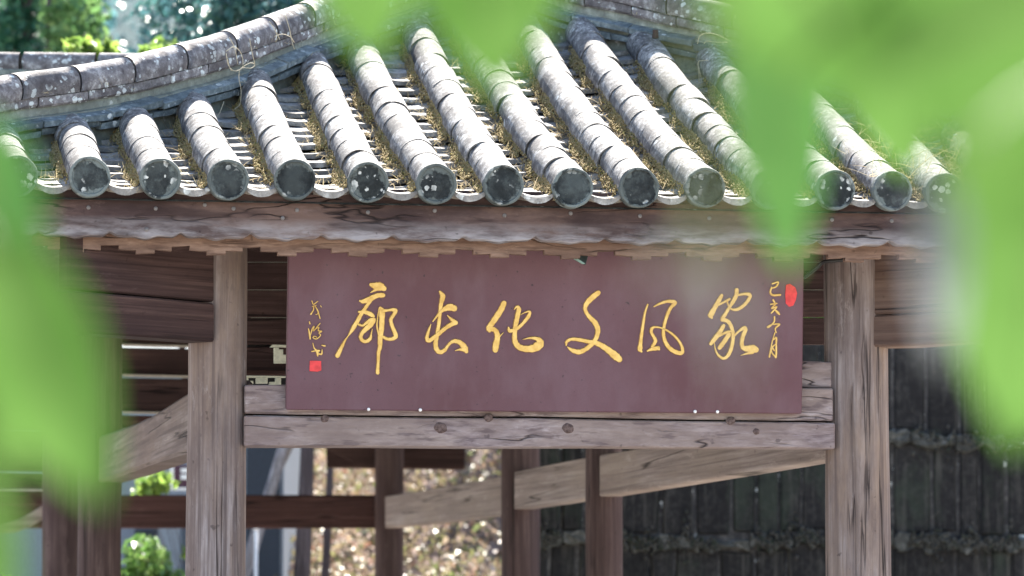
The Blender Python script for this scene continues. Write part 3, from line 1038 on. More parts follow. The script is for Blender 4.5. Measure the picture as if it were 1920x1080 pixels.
def brush(strokes, sx, ox, oy, lift0):
    """brush strokes [(x, y, width), ...] in zoomed pixels -> raised, chamfered ribbons on the face"""
    vs, fs, mi = [], [], []
    for q, st in enumerate(strokes):
        pts = catmull(st, 5)
        P2 = [(p[0] / sx + ox, p[1] / sx + oy, max(p[2], 3) * 1.1 / sx * 0.5) for p in pts]
        # round ends
        lift = 0.0035 + 0.0006 * (q % 7) + lift0
        rows = []
        n = len(P2)
        for i in range(n):
            a = P2[max(i - 1, 0)]; b = P2[min(i + 1, n - 1)]
            dx, dy = b[0] - a[0], b[1] - a[1]
            L = math.hypot(dx, dy) or 1
            nx_, ny_ = -dy / L, dx / L
            x, y, w = P2[i]
            w = w * (1 + 0.05 * math.sin(i * 1.7 + q))
            rows.append((x, y, nx_, ny_, w))
        def ext(row, sgn_, k):
            x, y, a, b, w = row
            return (x + sgn_ * b * w * k, y - sgn_ * a * w * k, a, b, w * (1 - k * k) ** 0.5 * 0.98)
        x0 = rows[0]; x1 = rows[-1]
        rows = [ext(x0, -1, 0.9), ext(x0, -1, 0.55)] + rows + [ext(x1, 1, 0.55), ext(x1, 1, 0.9)]
        base = len(vs)
        for (x, y, a, b, w) in rows:
            e = min(0.9, w * 0.34)
            for o_, h in ((w + 0.25, 0.0003), (w - e, lift), (-(w - e), lift), (-(w + 0.25), 0.0003)):
                vs.append(sp_(x + a * o_, y + b * o_, h) - s0)
        for i in range(len(rows) - 1):
            for j in range(3):
                a = base + 4 * i + j
                fs.append((a, a + 1, a + 5, a + 4)); mi.append(0 if j == 1 else 1)
    me = mesh('character', vs, fs, False)
    me.materials.append(M['gold']); me.materials.append(M['gold_edge'])
    me.polygons.foreach_set('material_index', mi)
    return link('character', me, None, sgn)
# seven large and small groups, traced stroke by stroke
brush([[(430, 78, 40), (480, 92, 76), (530, 100, 84), (565, 118, 56)], [(490, 125, 40), (455, 145, 24), (425, 160, 8)],
       [(312, 250, 22), (350, 255, 48), (430, 222, 54), (500, 192, 50), (555, 190, 52)],
       [(430, 232, 46), (392, 290, 38), (352, 350, 40), (318, 400, 42), (285, 465, 44), (248, 525, 46), (215, 580, 32), (182, 628, 12), (150, 675, 24), (112, 750, 38), (72, 832, 50)],
       [(300, 366, 25), (360, 368, 40), (420, 390, 48), (452, 412, 36)],
       [(300, 502, 28), (340, 512, 26), (382, 482, 34), (425, 455, 46), (455, 450, 46)],
       [(452, 458, 56), (420, 505, 58), (370, 552, 52), (332, 595, 42), (318, 640, 40), (345, 678, 38), (390, 676, 40), (420, 648, 36), (430, 605, 18), (442, 550, 6)],
       [(528, 328, 34), (545, 360, 62), (545, 450, 56), (540, 550, 54), (527, 650, 52), (525, 740, 44), (510, 800, 38), (506, 900, 32), (500, 980, 36), (500, 1014, 40)],
       [(514, 328, 8), (500, 420, 13), (492, 520, 18), (510, 605, 22)],
       [(565, 356, 40), (612, 350, 26), (660, 345, 38), (692, 356, 42), (668, 402, 38), (640, 450, 38), (655, 520, 40), (684, 590, 44), (692, 630, 46), (655, 655, 38), (600, 655, 34), (560, 635, 32)]], 5.684, 620, 520, 0)
brush([[(1300, 230, 22), (1325, 272, 46), (1312, 330, 38), (1300, 420, 33), (1290, 520, 33), (1275, 620, 36), (1260, 700, 40), (1268, 758, 42), (1300, 786, 40), (1342, 768, 34), (1370, 730, 26), (1402, 697, 28), (1440, 684, 38), (1490, 702, 44), (1528, 748, 54), (1542, 778, 36)],
       [(1525, 762, 44), (1480, 762, 22), (1440, 772, 6)],
       [(1428, 382, 56), (1390, 372, 62), (1350, 386, 46), (1310, 412, 28), (1270, 457, 20), (1235, 502, 12)],
       [(1215, 530, 8), (1195, 590, 24), (1180, 650, 34), (1192, 680, 38), (1232, 660, 38), (1290, 615, 38), (1350, 565, 36), (1410, 527, 42), (1442, 516, 42)],
       [(1438, 512, 46), (1402, 482, 28), (1366, 446, 6)]], 4.909, 560, 500, 0)
brush([[(295, 262, 52), (270, 320, 56), (220, 400, 58), (170, 470, 54), (142, 515, 52), (148, 540, 36)], [(150, 522, 50), (200, 530, 46), (225, 570, 52), (228, 620, 54), (215, 680, 62), (208, 732, 58)], [(240, 610, 18), (290, 558, 4)],
       [(398, 325, 6), (424, 298, 28), (445, 322, 46), (430, 400, 48), (410, 500, 46), (402, 600, 48), (412, 660, 54), (450, 705, 58), (520, 724, 62), (600, 715, 76), (648, 682, 88), (655, 650, 74), (630, 622, 42), (560, 613, 22), (485, 628, 4)],
       [(342, 510, 22), (352, 540, 38), (400, 530, 38), (450, 500, 34), (500, 450, 34), (545, 390, 38), (556, 346, 24), (520, 350, 15), (465, 376, 5)]], 5.4, 890, 520, 0)
brush([[(1248, 157, 50), (1200, 195, 54), (1140, 255, 50), (1117, 310, 40), (1132, 360, 36), (1170, 410, 44), (1215, 455, 50), (1245, 520, 50), (1240, 580, 45), (1215, 640, 44), (1170, 690, 44), (1110, 735, 44), (1050, 755, 50), (982, 735, 38), (940, 705, 12)],
       [(925, 685, 16), (932, 650, 30), (980, 625, 32), (1060, 632, 38), (1150, 650, 40), (1230, 665, 48), (1300, 700, 55), (1370, 750, 64), (1430, 800, 74), (1462, 828, 58)]], 5.4, 890, 520, 0)
brush([[(193, 345, 18), (165, 430, 24), (145, 550, 30), (130, 650, 34), (118, 750, 38), (112, 815, 52), (125, 838, 26)],
       [(260, 365, 12), (320, 335, 26), (400, 310, 32), (465, 315, 42), (482, 332, 38), (440, 372, 36), (410, 430, 36), (385, 500, 34), (365, 580, 34), (360, 660, 36), (380, 740, 40), (430, 810, 44), (500, 850, 46), (552, 855, 42), (560, 810, 34), (530, 740, 28), (470, 670, 26), (400, 620, 20), (330, 590, 18), (270, 582, 22), (237, 598, 34), (232, 640, 32), (260, 690, 34), (275, 730, 38), (255, 770, 34), (240, 790, 28)],
       [(190, 835, 18), (240, 815, 38), (300, 806, 46), (310, 815, 28)]], 5.647, 1180, 510, 0)
brush([[(335, 217, 42), (300, 280, 52), (250, 370, 54), (207, 448, 66), (215, 476, 36)], [(300, 325, 28), (350, 300, 28), (400, 275, 32), (425, 260, 32)],
       [(515, 152, 48), (510, 210, 48), (470, 290, 48), (430, 350, 38), (390, 420, 42), (352, 478, 46), (345, 502, 50)],
       [(530, 210, 28), (600, 197, 34), (658, 202, 46), (672, 232, 42), (630, 300, 42), (570, 355, 42), (510, 383, 38), (450, 375, 24), (415, 330, 20), (400, 280, 20)],
       [(348, 500, 48), (410, 525, 48), (450, 590, 46), (470, 680, 44), (465, 770, 44), (440, 870, 46), (400, 940, 42), (350, 963, 36), (290, 920, 28), (258, 850, 16), (248, 780, 6)],
       [(355, 577, 48), (320, 640, 52), (260, 720, 56), (207, 788, 46)], [(250, 722, 38), (330, 680, 34), (400, 650, 34), (440, 640, 28)], [(420, 682, 54), (370, 760, 52), (312, 838, 50)],
       [(490, 690, 28), (540, 642, 28), (600, 603, 46), (618, 625, 50), (590, 700, 48), (575, 780, 46), (590, 835, 52), (640, 850, 72), (705, 850, 88), (738, 860, 74)], [(700, 890, 46), (640, 905, 28), (560, 930, 4)]], 6.355, 1300, 520, 0)
E = (6.355, 1300, 520, 0)
brush([[(940, 75, 18), (1010, 57, 20), (985, 110, 20), (930, 130, 16)], [(930, 120, 18), (915, 180, 24), (950, 212, 26), (1030, 208, 26)]], *E)
brush([[(950, 270, 22), (965, 295, 22)], [(920, 320, 18), (990, 310, 18)], [(975, 320, 16), (930, 370, 20), (990, 350, 22), (940, 410, 20), (925, 425, 14)], [(975, 390, 22), (1005, 420, 32), (1020, 438, 20)]], *E)
brush([[(965, 470, 20), (960, 530, 18), (900, 590, 20), (880, 590, 14), (920, 565, 14), (1000, 555, 18), (1025, 562, 20), (980, 600, 20), (975, 630, 16), (985, 655, 16)]], *E)
brush([[(970, 660, 12), (940, 760, 14), (920, 860, 18), (905, 945, 20)], [(950, 740, 20), (985, 720, 26), (985, 800, 22), (985, 900, 26), (980, 950, 26)], [(985, 790, 14), (940, 830, 18), (930, 890, 16), (975, 945, 20)], [(930, 820, 18), (960, 870, 18)]], *E)
D_ = (6.75, 560, 550, 0)
brush([[(165, 95, 10), (180, 135, 12)], [(240, 100, 10), (190, 140, 12)], [(170, 165, 9), (220, 150, 10)], [(190, 160, 12), (185, 210, 12), (155, 260, 20)], [(205, 160, 10), (240, 220, 15), (268, 315, 14)], [(275, 155, 10), (283, 170, 10)], [(215, 265, 9), (235, 262, 10), (250, 225, 9)]], *D_)
brush([[(135, 360, 12), (142, 385, 14)], [(122, 445, 9), (135, 500, 22), (145, 575, 18)], [(150, 520, 12), (170, 450, 14), (195, 415, 12), (180, 470, 12)], [(270, 378, 10), (210, 450, 12), (190, 475, 10)], [(215, 445, 10), (255, 430, 12), (245, 470, 12), (290, 480, 18), (255, 500, 12), (275, 530, 12), (225, 575, 14), (180, 560, 12), (200, 540, 10), (230, 555, 10)]], *D_)
brush([[(178, 630, 9), (195, 690, 14), (235, 740, 36), (240, 788, 20)], [(165, 735, 14), (220, 725, 20), (255, 725, 28)], [(255, 765, 20), (290, 765, 22), (295, 712, 12)], [(292, 655, 12), (328, 664, 24)]], *D_)
def seal(poly, sx, ox, oy):
    pts = [sp_(x / sx + ox, y / sx + oy, 0.0025) - s0 for x, y in poly]
    link('seal', prism('seal', pts, -nrm * 0.06, 0.0006), M['seal'], sgn)
seal([(1100, 310), (1140, 350), (1190, 335), (1220, 270), (1235, 190), (1215, 120), (1150, 76), (1102, 90), (1094, 200)], 6.355, 1300, 520)
seal([(136, 985), (240, 990), (286, 975), (284, 855), (150, 850), (140, 860)], 6.75, 560, 550)
sm = bmesh.new()
bmesh.ops.create_uvsphere(sm, u_segments=10, v_segments=6, radius=0.0055)
scm = bm_mesh('screw', sm, True); scm.materials.append(M['zinc'])
for x, y in ((691, 767.5), (788, 768.5), (1303, 771.5), (1345, 772)):
    o = link('screw', scm, None, sgn)
    o.location = sp_(x, y, 0.002) - s0

# small lamp hood under the fringe, and the black cable over the right post
hood = empty('metal_hood', to_world(lp(1082, 484, -0.33)), TH)
tag(hood, 'small dark triangular metal hood poking out under the carved fringe above the sign', 'lamp hood')
h0 = lp(1082, 484, -0.33)
a_, b_, c_, d_ = (lp(1064, 474, -0.36) - h0), (lp(1098, 497, -0.36) - h0), (lp(1108, 462, -0.28) - h0), (lp(1088, 455, -0.28) - h0)
link('shade', prism('shade', [a_, b_, c_, d_], (0, 0.012, 0), 0.001), M['flap'], hood)
link('lip', prism('lip', [a_ + Vector((0, -0.004, -0.001)), a_ + Vector((0.003, -0.004, -0.012)), b_ + Vector((-0.012, -0.004, 0.002)), b_ + Vector((-0.003, -0.004, 0.004))], (0, -0.01, 0), 0.0008), plain('green_lit_edge', (0.16, 0.24, 0.21), 0.5), hood)  # thin piece coloured as the green light along the hood's edge
link('bracket', tubes('bracket', [[c_, c_ + Vector((0.0, 0.01, 0.05))]], 0.006, 6), M['flap'], hood)
cab = empty('cable', to_world(lp(1590, 480, -0.13)), TH)
tag(cab, 'black cable bent across the head of the right timber post', 'cable')
c0 = lp(1590, 480, -0.13)
cp = [lp(x, y, v) - c0 for x, y, v in ((1508, 520, 0.05), (1534, 500, -0.08), (1545, 491, -0.14), (1575, 488, -0.15), (1608, 485, -0.15), (1622, 481, -0.15), (1628, 474, -0.14), (1630, 455, -0.12))]
link('wire', tubes('wire', [[Vector(p) for p in catmull([tuple(p) for p in cp], 6)]], 0.0065, 8), M['black'], cab)

# ---------------------------------------------------------------- the covered corridor behind
cor = empty('covered_corridor', (0.2, 16.0, 0))
tag(cor, 'open timber corridor of brown posts and tie beams receding behind the gate', 'corridor')
def cpart(name, me, mat, parent=None):
    o = link(name, me, mat, parent or cor)
    if parent is None:
        o.location = -Vector(cor.location)
    return o
def wpost(xc, half, Y, ytop, seed, mat):
    c = at(xc, 900, Y)
    r = half * Y / F_PX
    zt = at(xc, ytop, Y).z
    me = log_mesh('post', 0, zt, r * 1.02, r, seg=40, rings=20, seed=seed, wob=0.03, cracks=[(4.6 + 0.3 * math.sin(seed), 0.08, 0.008, 0.05, 0.4, 2.2)])
    o = link('post', me, mat, cor)
    o.location = Vector((c.x, c.y, 0)) - Vector(cor.location)
    return c
Z1, Z2, Z3 = 16.7, 18.8, 23.2
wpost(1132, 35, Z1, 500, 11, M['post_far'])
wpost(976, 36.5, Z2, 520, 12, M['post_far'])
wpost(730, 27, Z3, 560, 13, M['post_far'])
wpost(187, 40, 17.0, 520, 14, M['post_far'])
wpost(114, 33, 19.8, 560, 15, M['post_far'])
def tie(poly_px, A, B, thick, mat, name='tie_beam'):
    """side face of a beam whose vertical face runs from depth A (x px, Y) to B"""
    pa = at(A[0], 900, A[1]); pb = at(B[0], 900, B[1])
    d = Vector((pb.x - pa.x, pb.y - pa.y, 0)).normalized()
    n = Vector((-d.y, d.x, 0))
    pts = []
    for x, y in poly_px:
        r = ray(x, y)
        t = (pa - EYE).dot(n) / r.dot(n)
        pts.append(EYE + r * t)
    ext = -n * thick if n.x < 0 else n * thick     # thickness away from the viewer's side
    return cpart(name, prism(name, pts, ext, 0.006), mat)
# right hand line of ties: gate post to first, second, third
tie([(1124, 931), (1260, 909), (1400, 886), (1545, 861), (1600, 852), (1600, 740), (1400, 800), (1250, 832), (1124, 853)], (1600, 12.2), (1124, 16.6), 0.10, M['beam_depth'])
tie([(964, 955), (1040, 944), (1130, 929), (1130, 852), (1040, 869), (964, 885)], (1130, 16.7), (964, 18.7), 0.10, M['beam_depth'])
tie([(722, 990), (830, 979), (970, 960), (970, 888), (830, 913), (722, 931)], (970, 18.8), (722, 23.0), 0.10, M['beam_depth'])
# left hand moon beam
def tie_l(poly_px, A, B, thick, mat, name='tie_beam'):
    pa = at(A[0], 900, A[1]); pb = at(B[0], 900, B[1])
    d = Vector((pb.x - pa.x, pb.y - pa.y, 0)).normalized()
    n = Vector((-d.y, d.x, 0))
    pts = []
    for x, y in poly_px:
        r = ray(x, y)
        t = (pa - EYE).dot(n) / r.dot(n)
        pts.append(EYE + r * t)
    ext = -n * thick if n.x < 0 else n * thick
    return cpart(name, prism(name, pts, ext, 0.012), mat)
M['moon'] = wood('grey_brown_wood', (0.07, 0.052, 0.05), (0.15, 0.12, 0.115), (0.24, 0.205, 0.195), 'h', warm=(0.15, 0.11, 0.09), blotch=(0.10, 0.075, 0.07))
tie_l([(180, 905), (233, 889), (290, 868), (352, 848), (400, 832), (400, 712), (352, 735), (317, 757), (287, 777), (250, 795), (200, 812), (180, 818)], (400, 12.0), (180, 17.0), 0.13, M['moon'], 'moon_beam')
# tie beam across, at the far posts
def across(name, x0, x1, ya, yb, Y, thick, mat, dy=0.0):
    pts = [at(x0, yb, Y), at(x1, yb + dy, Y), at(x1, ya + dy, Y), at(x0, ya, Y)]
    return cpart(name, prism(name, pts, (0, thick, 0), 0.006), mat)
across('cross_beam', -160, 715, 928, 990, 23.25, 0.14, M['red_wood'])
across('cross_beam', -160, 84, 921, 946, 20.0, 0.12, M['red_wood'])
across('light_line', -160, 150, 916.5, 920.5, 19.9, 0.05, M['pale_line'])  # pale strip painted for the light line on the beam top
o = across('bracket_beam', 612, 872, 820, 876, 23.4, 0.16, M['dark_wood'], 4)
bp_ = [at(x, y, 23.35) for x, y in ((606, 838), (640, 856), (660, 866), (672, 877), (703, 879), (703, 835), (606, 830))]
cpart('bracket', prism('bracket', bp_, (0, 0.1, 0), 0.004), M['dark_wood'])
# pale curved beam low at the left edge
cb = [at(x, y, 20.6) for x, y in ((-60, 1002), (20, 998), (50, 988), (84, 968), (84, 944), (60, 960), (30, 975), (0, 984), (-60, 990))]
cpart('curved_beam', prism('curved_beam', cb, (0, 0.12, 0), 0.004), M['beam_depth'])
# plank wall high in the corridor, with pale strips standing in for light through its gaps
for k, (ya, yb, mt) in enumerate(((560, 643, 'dark_wood'), (650, 699, 'dark_wood'), (707, 768, 'dark_wood'), (777, 800, 'red_wood'), (801, 822, 'dark_wood'))):
    across('wall_plank', 130, 470, ya, yb, 17.4 + 0.02 * (k % 2), 0.05, M[mt], 6)
for ya in (643.5, 700.5, 770):
    across('light_line', 228, 440, ya, ya + 4, 17.36, 0.05, M['pale_line'], 5)
for k, (ya, yb) in enumerate(((575, 640), (644, 720), (724, 800), (804, 880), (884, 915))):
    across('wall_plank', -200, 160, ya, yb, 20.4 + 0.02 * (k % 2), 0.05, M['dark_wood'], 4)
# unseen corridor roof, added to shade the interior
ev = 2.98
rv = [Vector(v) for v in ((-2.3, 14.4, ev), (-0.6, 14.4, ev + 0.62), (1.9, 14.4, ev), (-2.6, 19.0, ev), (-0.9, 19.0, ev + 0.62), (0.7, 19.0, ev), (-4.0, 24.5, ev), (-2.4, 24.5, ev + 0.62), (-0.3, 24.5, ev))]
cpart('roof', mesh('roof', rv, [(0, 1, 4, 3), (1, 2, 5, 4), (3, 4, 7, 6), (4, 5, 8, 7)]), M['deck'])
# wing roof whose ridge shows over the left hip
wing = empty('wing_roof', at(60, 120, 16.0))
tag(wing, 'grey tiled ridge of the neighbouring roof seen above the left ridge', 'roof')
w0 = Vector(wing.location)
A, B = at(-520, 128, 16.0) - w0, at(330, 136, 16.0) - w0
vs = [A + Vector((0, 0, -0.02)), B + Vector((0, 0, -0.02)), B + Vector((0, -1.5, -0.55)), A + Vector((0, -1.5, -0.55)), B + Vector((0, 1.5, -0.55)), A + Vector((0, 1.5, -0.55))]
link('slope', mesh('slope', vs, [(0, 1, 2, 3), (1, 0, 5, 4)]), M['deck'], wing)
link('ridge_course', prism('ridge_course', [A + Vector((0, -0.06, -0.03)), B + Vector((0, -0.06, -0.03)), B + Vector((0, -0.06, 0.0)), A + Vector((0, -0.06, 0.0))], (0, 0.12, 0), 0.004), M['mortar'], wing)
rt = barrel_mesh('ridge_tile', 0.31, 0.062, 9); rt.materials.append(M['ridge'])
dv_ = (B - A)
nt = int(dv_.length / 0.29)
for k in range(nt):
    p = A + dv_ * (k / nt) + Vector((0, 0, 0.02))
    o = link('ridge_tile', rt, None, wing)
    orient(o, p, dv_, random.uniform(-.05, .05))

# ---------------------------------------------------------------- dark slab wall at the right
M['slab'] = tile_mat('dark_slab', (0.006, 0.0055, 0.006), (0.014, 0.013, 0.0135), (0.036, 0.034, 0.032), -1.0, vstreak=True)  # near-black tone with paler upright streaks
M['slab_moss'] = tile_mat('mossy_ledge', (0.022, 0.022, 0.02), (0.06, 0.06, 0.053), (0.13, 0.128, 0.115), 0.0)
wl = empty('slab_wall', (1.5, 21.6, 0))
tag(wl, 'dark wall of upright stone slabs in tiers with mossy ledges', 'wall')
WY = 21.6
def wl_part(name, me, mat): 
    o = link(name, me, mat, wl); o.location = -Vector(wl.location); return o
bk0, bk1 = at(1010, 640, WY + 0.12), at(2300, 640, WY + 0.12)
wl_part('backing', boxm('backing', (bk0.x, WY + 0.02, 0), (bk1.x, WY + 0.5, bk0.z)), tile_mat('slab_mortar', (0.015, 0.015, 0.017), (0.05, 0.047, 0.046), (0.12, 0.112, 0.105), 0.3, scale=0.6))
tiers = [(646, 816), (832, 1004), (1024, 1200), (1210, 1380)]
for r_, (ya, yb) in enumerate(tiers):
    x = 1008 - random.uniform(0, 40)
    while x < 2300:
        wpx = random.uniform(38, 84)
        wv_ = 6 * math.sin(x * 0.011) + random.uniform(-5, 5)
        j = lambda s: random.uniform(-s, s)
        front = WY + random.uniform(-0.012, 0.012)
        zb = max(at(x, yb + wv_, WY).z, 0.01)
        x0, x1 = at(x + 1.5, 900, WY).x, at(x + wpx - 3.5, 900, WY).x
        za = at(x, ya + wv_, WY).z
        if za > 0.1:
            pts = [(x0 + j(.006), front, zb + j(.01) + .01), (x1 + j(.006), front, zb + j(.01) + .01), (x1 + j(.008), front, (zb + za) / 2), (x1 + j(.006), front, za + j(.015)), ((x0 + x1) / 2, front, za + j(.012)), (x0 + j(.006), front, za + j(.015)), (x0 + j(.008), front, (zb + za) / 2)]
            wl_part('slab', prism('slab', pts, (j(.01), 0.12, 0), 0.012), M['slab'])
        x += wpx
for ya, yb in ((815, 833), (1003, 1025), (1200, 1210)):
    x = 1008
    while x < 2300:
        wpx = random.uniform(35, 95)
        x0, x1 = at(x, 900, WY).x, at(x + wpx - 1, 900, WY).x
        wv_ = 6 * math.sin(x * 0.011)
        z0, z1 = at(x, yb + wv_, WY).z, at(x, ya + wv_, WY).z
        q = [(x0 + (x1 - x0) * t, WY - 0.03 + random.uniform(-.015, .01), z0 + random.uniform(-.045, .015)) for t in (0, .2, .4, .6, .8, 1)] + [(x0 + (x1 - x0) * t, WY - 0.03, z1 + random.uniform(-.025, .03)) for t in (1, .8, .6, .4, .2, 0)]
        wl_part('ledge_stone', prism('ledge_stone', q, (0, 0.14, 0), 0.008), M['slab_moss'])
        x += wpx

lv, lf_, ls = [], [], []
for k in range(2600):
    x = random.uniform(1010, 2100)
    if math.sin(x * 0.033) * math.sin(x * 0.011 + 2) < -0.25: continue
    yb = random.choice((822, 1013, 1013))
    y = yb + random.gauss(0, 7) + 6 * math.sin(x * 0.011) + 4 * math.sin(x * 0.057 + 1) + (abs(random.gauss(0, 22)) * (1 if random.random() < .3 else -1) if math.sin(x * .093 + yb) > 0.72 else 0)
    c = at(x, y, WY - 0.035)
    r_ = random.uniform(0.004, 0.012)
    b = len(lv)
    for d in ((1, 0, 0), (-1, 0, 0), (0, 1, 0), (0, -1, 0), (0, 0, 1), (0, 0, -1)):
        lv.append((c.x + d[0] * r_ + random.uniform(-1, 1) * r_ * .4, c.y + d[1] * r_, c.z + d[2] * r_ * 1.7 + random.uniform(-1, 1) * r_ * .4))
    ls += [random.random()] * 6
    lf_ += [tuple(b + k2 for k2 in f) for f in octf]
o = quads_object('ledge_moss', np.array(lv), np.array(lf_), leaf_mat('grey_moss', [(0.022, 0.022, 0.02), (0.05, 0.048, 0.043), (0.085, 0.082, 0.074), (0.026, 0.036, 0.024)], 0.1, 0.9, 0.1), np.array(ls))
tag(o, 'grey green moss and roots clinging along the ledges of the slab wall', 'moss', kind='stuff')

# ---------------------------------------------------------------- leaves: banks, bushes and trees
def leaf_cloud(centres, size, aspect=0.55, up=0.3, jitter=0.35):
    """many six-sided leaves; returns verts, faces, shade"""
    n = len(centres)
    nrm = rng.normal(size=(n, 3)); nrm[:, 2] += up
    nrm /= np.linalg.norm(nrm, axis=1)[:, None]
    t = rng.normal(size=(n, 3)); t -= (t * nrm).sum(1)[:, None] * nrm
    t /= np.linalg.norm(t, axis=1)[:, None]
    b = np.cross(nrm, t)
    s = size * (1 + jitter * rng.uniform(-1, 1, n))[:, None]
    prof = [(-1, 0, 0), (-0.3, 0.8, .12), (0.45, 0.6, .10), (1, 0, -.1), (0.45, -0.6, .10), (-0.3, -0.8, .12)]
    v = np.stack([centres + t * s * a * 0.5 + b * s * c * aspect * 0.5 + nrm * s * d for a, c, d in prof], axis=1).reshape(-1, 3)
    f = np.arange(n * 6).reshape(n, 6)
    sh = np.repeat(rng.uniform(0, 1, n), 6)
    return v, f, sh
def foliage(name, centres, size, mat, **kw):
    v, f, s = leaf_cloud(np.asarray(centres), size, **kw)
    return quads_object(name, v, f, mat, s)

M['bank_leaf'] = leaf_mat('bank_leaf', [(0.16, 0.09, 0.07), (0.27, 0.20, 0.12), (0.12, 0.17, 0.05), (0.30, 0.21, 0.17), (0.18, 0.20, 0.07), (0.36, 0.28, 0.20), (0.09, 0.06, 0.05), (0.38, 0.31, 0.27), (0.25, 0.11, 0.07)], 0.35, 0.5, 0.3)
M['glossy_leaf'] = leaf_mat('glossy_dark_leaf', [(0.045, 0.13, 0.13), (0.07, 0.18, 0.17), (0.055, 0.15, 0.17), (0.08, 0.18, 0.13)], 0.3, 0.36, 0.7)
M['far_leaf'] = leaf_mat('hazy_forest_leaf', [(0.10, 0.23, 0.26), (0.14, 0.28, 0.32), (0.09, 0.21, 0.20), (0.16, 0.31, 0.33)], 0.45, 0.45, 0.5)  # distance haze mixed into these blue greens
M['lime_leaf'] = leaf_mat('lime_leaf', [(0.16, 0.27, 0.05), (0.24, 0.34, 0.07), (0.12, 0.22, 0.05)], 0.5, 0.35, 0.5)
M['bush_leaf'] = leaf_mat('bush_leaf', [(0.10, 0.22, 0.05), (0.16, 0.30, 0.07), (0.22, 0.32, 0.10)], 0.4, 0.3, 0.6)
M['bark'] = wood('grey_bark', (0.10, 0.095, 0.10), (0.25, 0.245, 0.27), (0.42, 0.42, 0.45), 'z', blotch=(0.16, 0.14, 0.13))
M['dark_bark'] = wood('dark_bark', (0.03, 0.024, 0.026), (0.075, 0.06, 0.065), (0.13, 0.11, 0.115), 'z', blotch=(0.05, 0.04, 0.042))

# ground cover on the bank
N = 95000
bx = rng.uniform(-3.4, 5.5, N); by = 25.8 + rng.beta(1.0, 1.7, N) * 26
bz = bank_h(bx, by) + np.abs(rng.normal(0, 0.16, N)) + 0.22 * np.maximum(0, np.sin(bx * 2.3 + 1.1 * by) * np.sin(by * 1.7 - bx))
o = foliage('bank_shrubs', np.stack([bx, by, bz], 1), 0.08, M['bank_leaf'], up=0.7)
tag(o, 'sunlit tangle of small yellow and brown leaves covering the steep bank', 'shrubs', kind='stuff')

def tree(name, label, base, height, trunk_r, blobs, nleaf, size, mat, bark, group=None, lean=(0, 0), cat='tree'):
    root = empty(name, base)
    tag(root, label, cat, group)
    tp = [Vector((lean[0] * t, lean[1] * t, height * t)) + Vector((0.04 * math.sin(5 * t), 0.03 * math.cos(4 * t), 0)) for t in np.linspace(0, 1, 9)]
    lines = [tp]; rads = [[trunk_r * (1 - 0.75 * t) for t in np.linspace(0, 1, 9)]]
    for (cx, cy, cz, rr) in blobs[:6]:
        j = min(8, max(2, int(8 * 0.6 * cz / height)))
        a = tp[j]
        e = Vector((cx, cy, cz))
        lines.append([a, a.lerp(e, 0.35) + Vector((0, 0, 0.05)), a.lerp(e, 0.7), e]); rads.append([trunk_r * .4, trunk_r * .28, trunk_r * .2, trunk_r * .08])
    VV, FF = [], []
    for ln, rd in zip(lines, rads):
        v, f = tube_data(ln, rd, 8)
        o_ = len(VV); VV += v; FF += [tuple(i + o_ for i in q) for q in f]
    link('trunk', mesh('trunk', VV, FF, True), bark, root)
    wts = np.array([b[3] ** 2 for b in blobs]); wts = wts / wts.sum()
    idx = rng.choice(len(blobs), nleaf, p=wts)
    B_ = np.array(blobs)[idx]
    d = rng.normal(size=(nleaf, 3)); d /= np.linalg.norm(d, axis=1)[:, None]
    r_ = B_[:, 3] * rng.uniform(0.35, 1.05, nleaf) ** 0.6
    c = B_[:, :3] + d * r_[:, None] * np.array([1, 1, 0.8])
    cr = foliage('crown', c, size, mat, up=(1.6 if mat is M['glossy_leaf'] else 0.3))
    cr.parent = root
    return root
def blob_ball(cx, cy, cz, R_, n, r0, r1, sq=0.8):
    out = []
    for _ in range(n):
        d = Vector((random.gauss(0, 1), random.gauss(0, 1), random.gauss(0, 1))).normalized() * R_ * random.uniform(0.3, 1)
        out.append((cx + d.x, cy + d.y, cz + d.z * sq, random.uniform(r0, r1)))
    return out
# the glossy evergreen whose leaves glint above the left hip
p = at(400, 60, 27)
tree('evergreen_tree', 'glossy dark evergreen glinting just above the long left roof ridge', (p.x, 27.2, 0), 5.6, 0.09,
     blob_ball(0.0, 0, 5.6, 0.75, 14, 0.2, 0.4) + blob_ball(0.5, 0.1, 6.3, 0.8, 10, 0.2, 0.4) + blob_ball(-0.55, 0, 5.25, 0.3, 5, 0.12, 0.25), 8200, 0.085, M['glossy_leaf'], M['dark_bark'])
p = at(180, 88, 22)
tree('young_shrub', 'young shrub with big lime green leaves behind the neighbouring ridge', (p.x, 22, 0), p.z, 0.03,
     blob_ball(-0.02, 0, p.z - .05, 0.14, 5, 0.07, 0.12, .5) + blob_ball(0.28, 0, p.z - .08, 0.12, 3, 0.05, .1, .6), 150, 0.12, M['lime_leaf'], M['dark_bark'], cat='shrub')
p = at(407, 85, 24)
tree('young_shrub', 'small lime green sprig against the glossy evergreen', (p.x, 24.2, 0), p.z, 0.02, blob_ball(-0.42, 0, p.z - .04, 0.10, 4, 0.05, 0.1, .6), 70, 0.11, M['lime_leaf'], M['dark_bark'], cat='shrub', lean=(-0.38, 0))
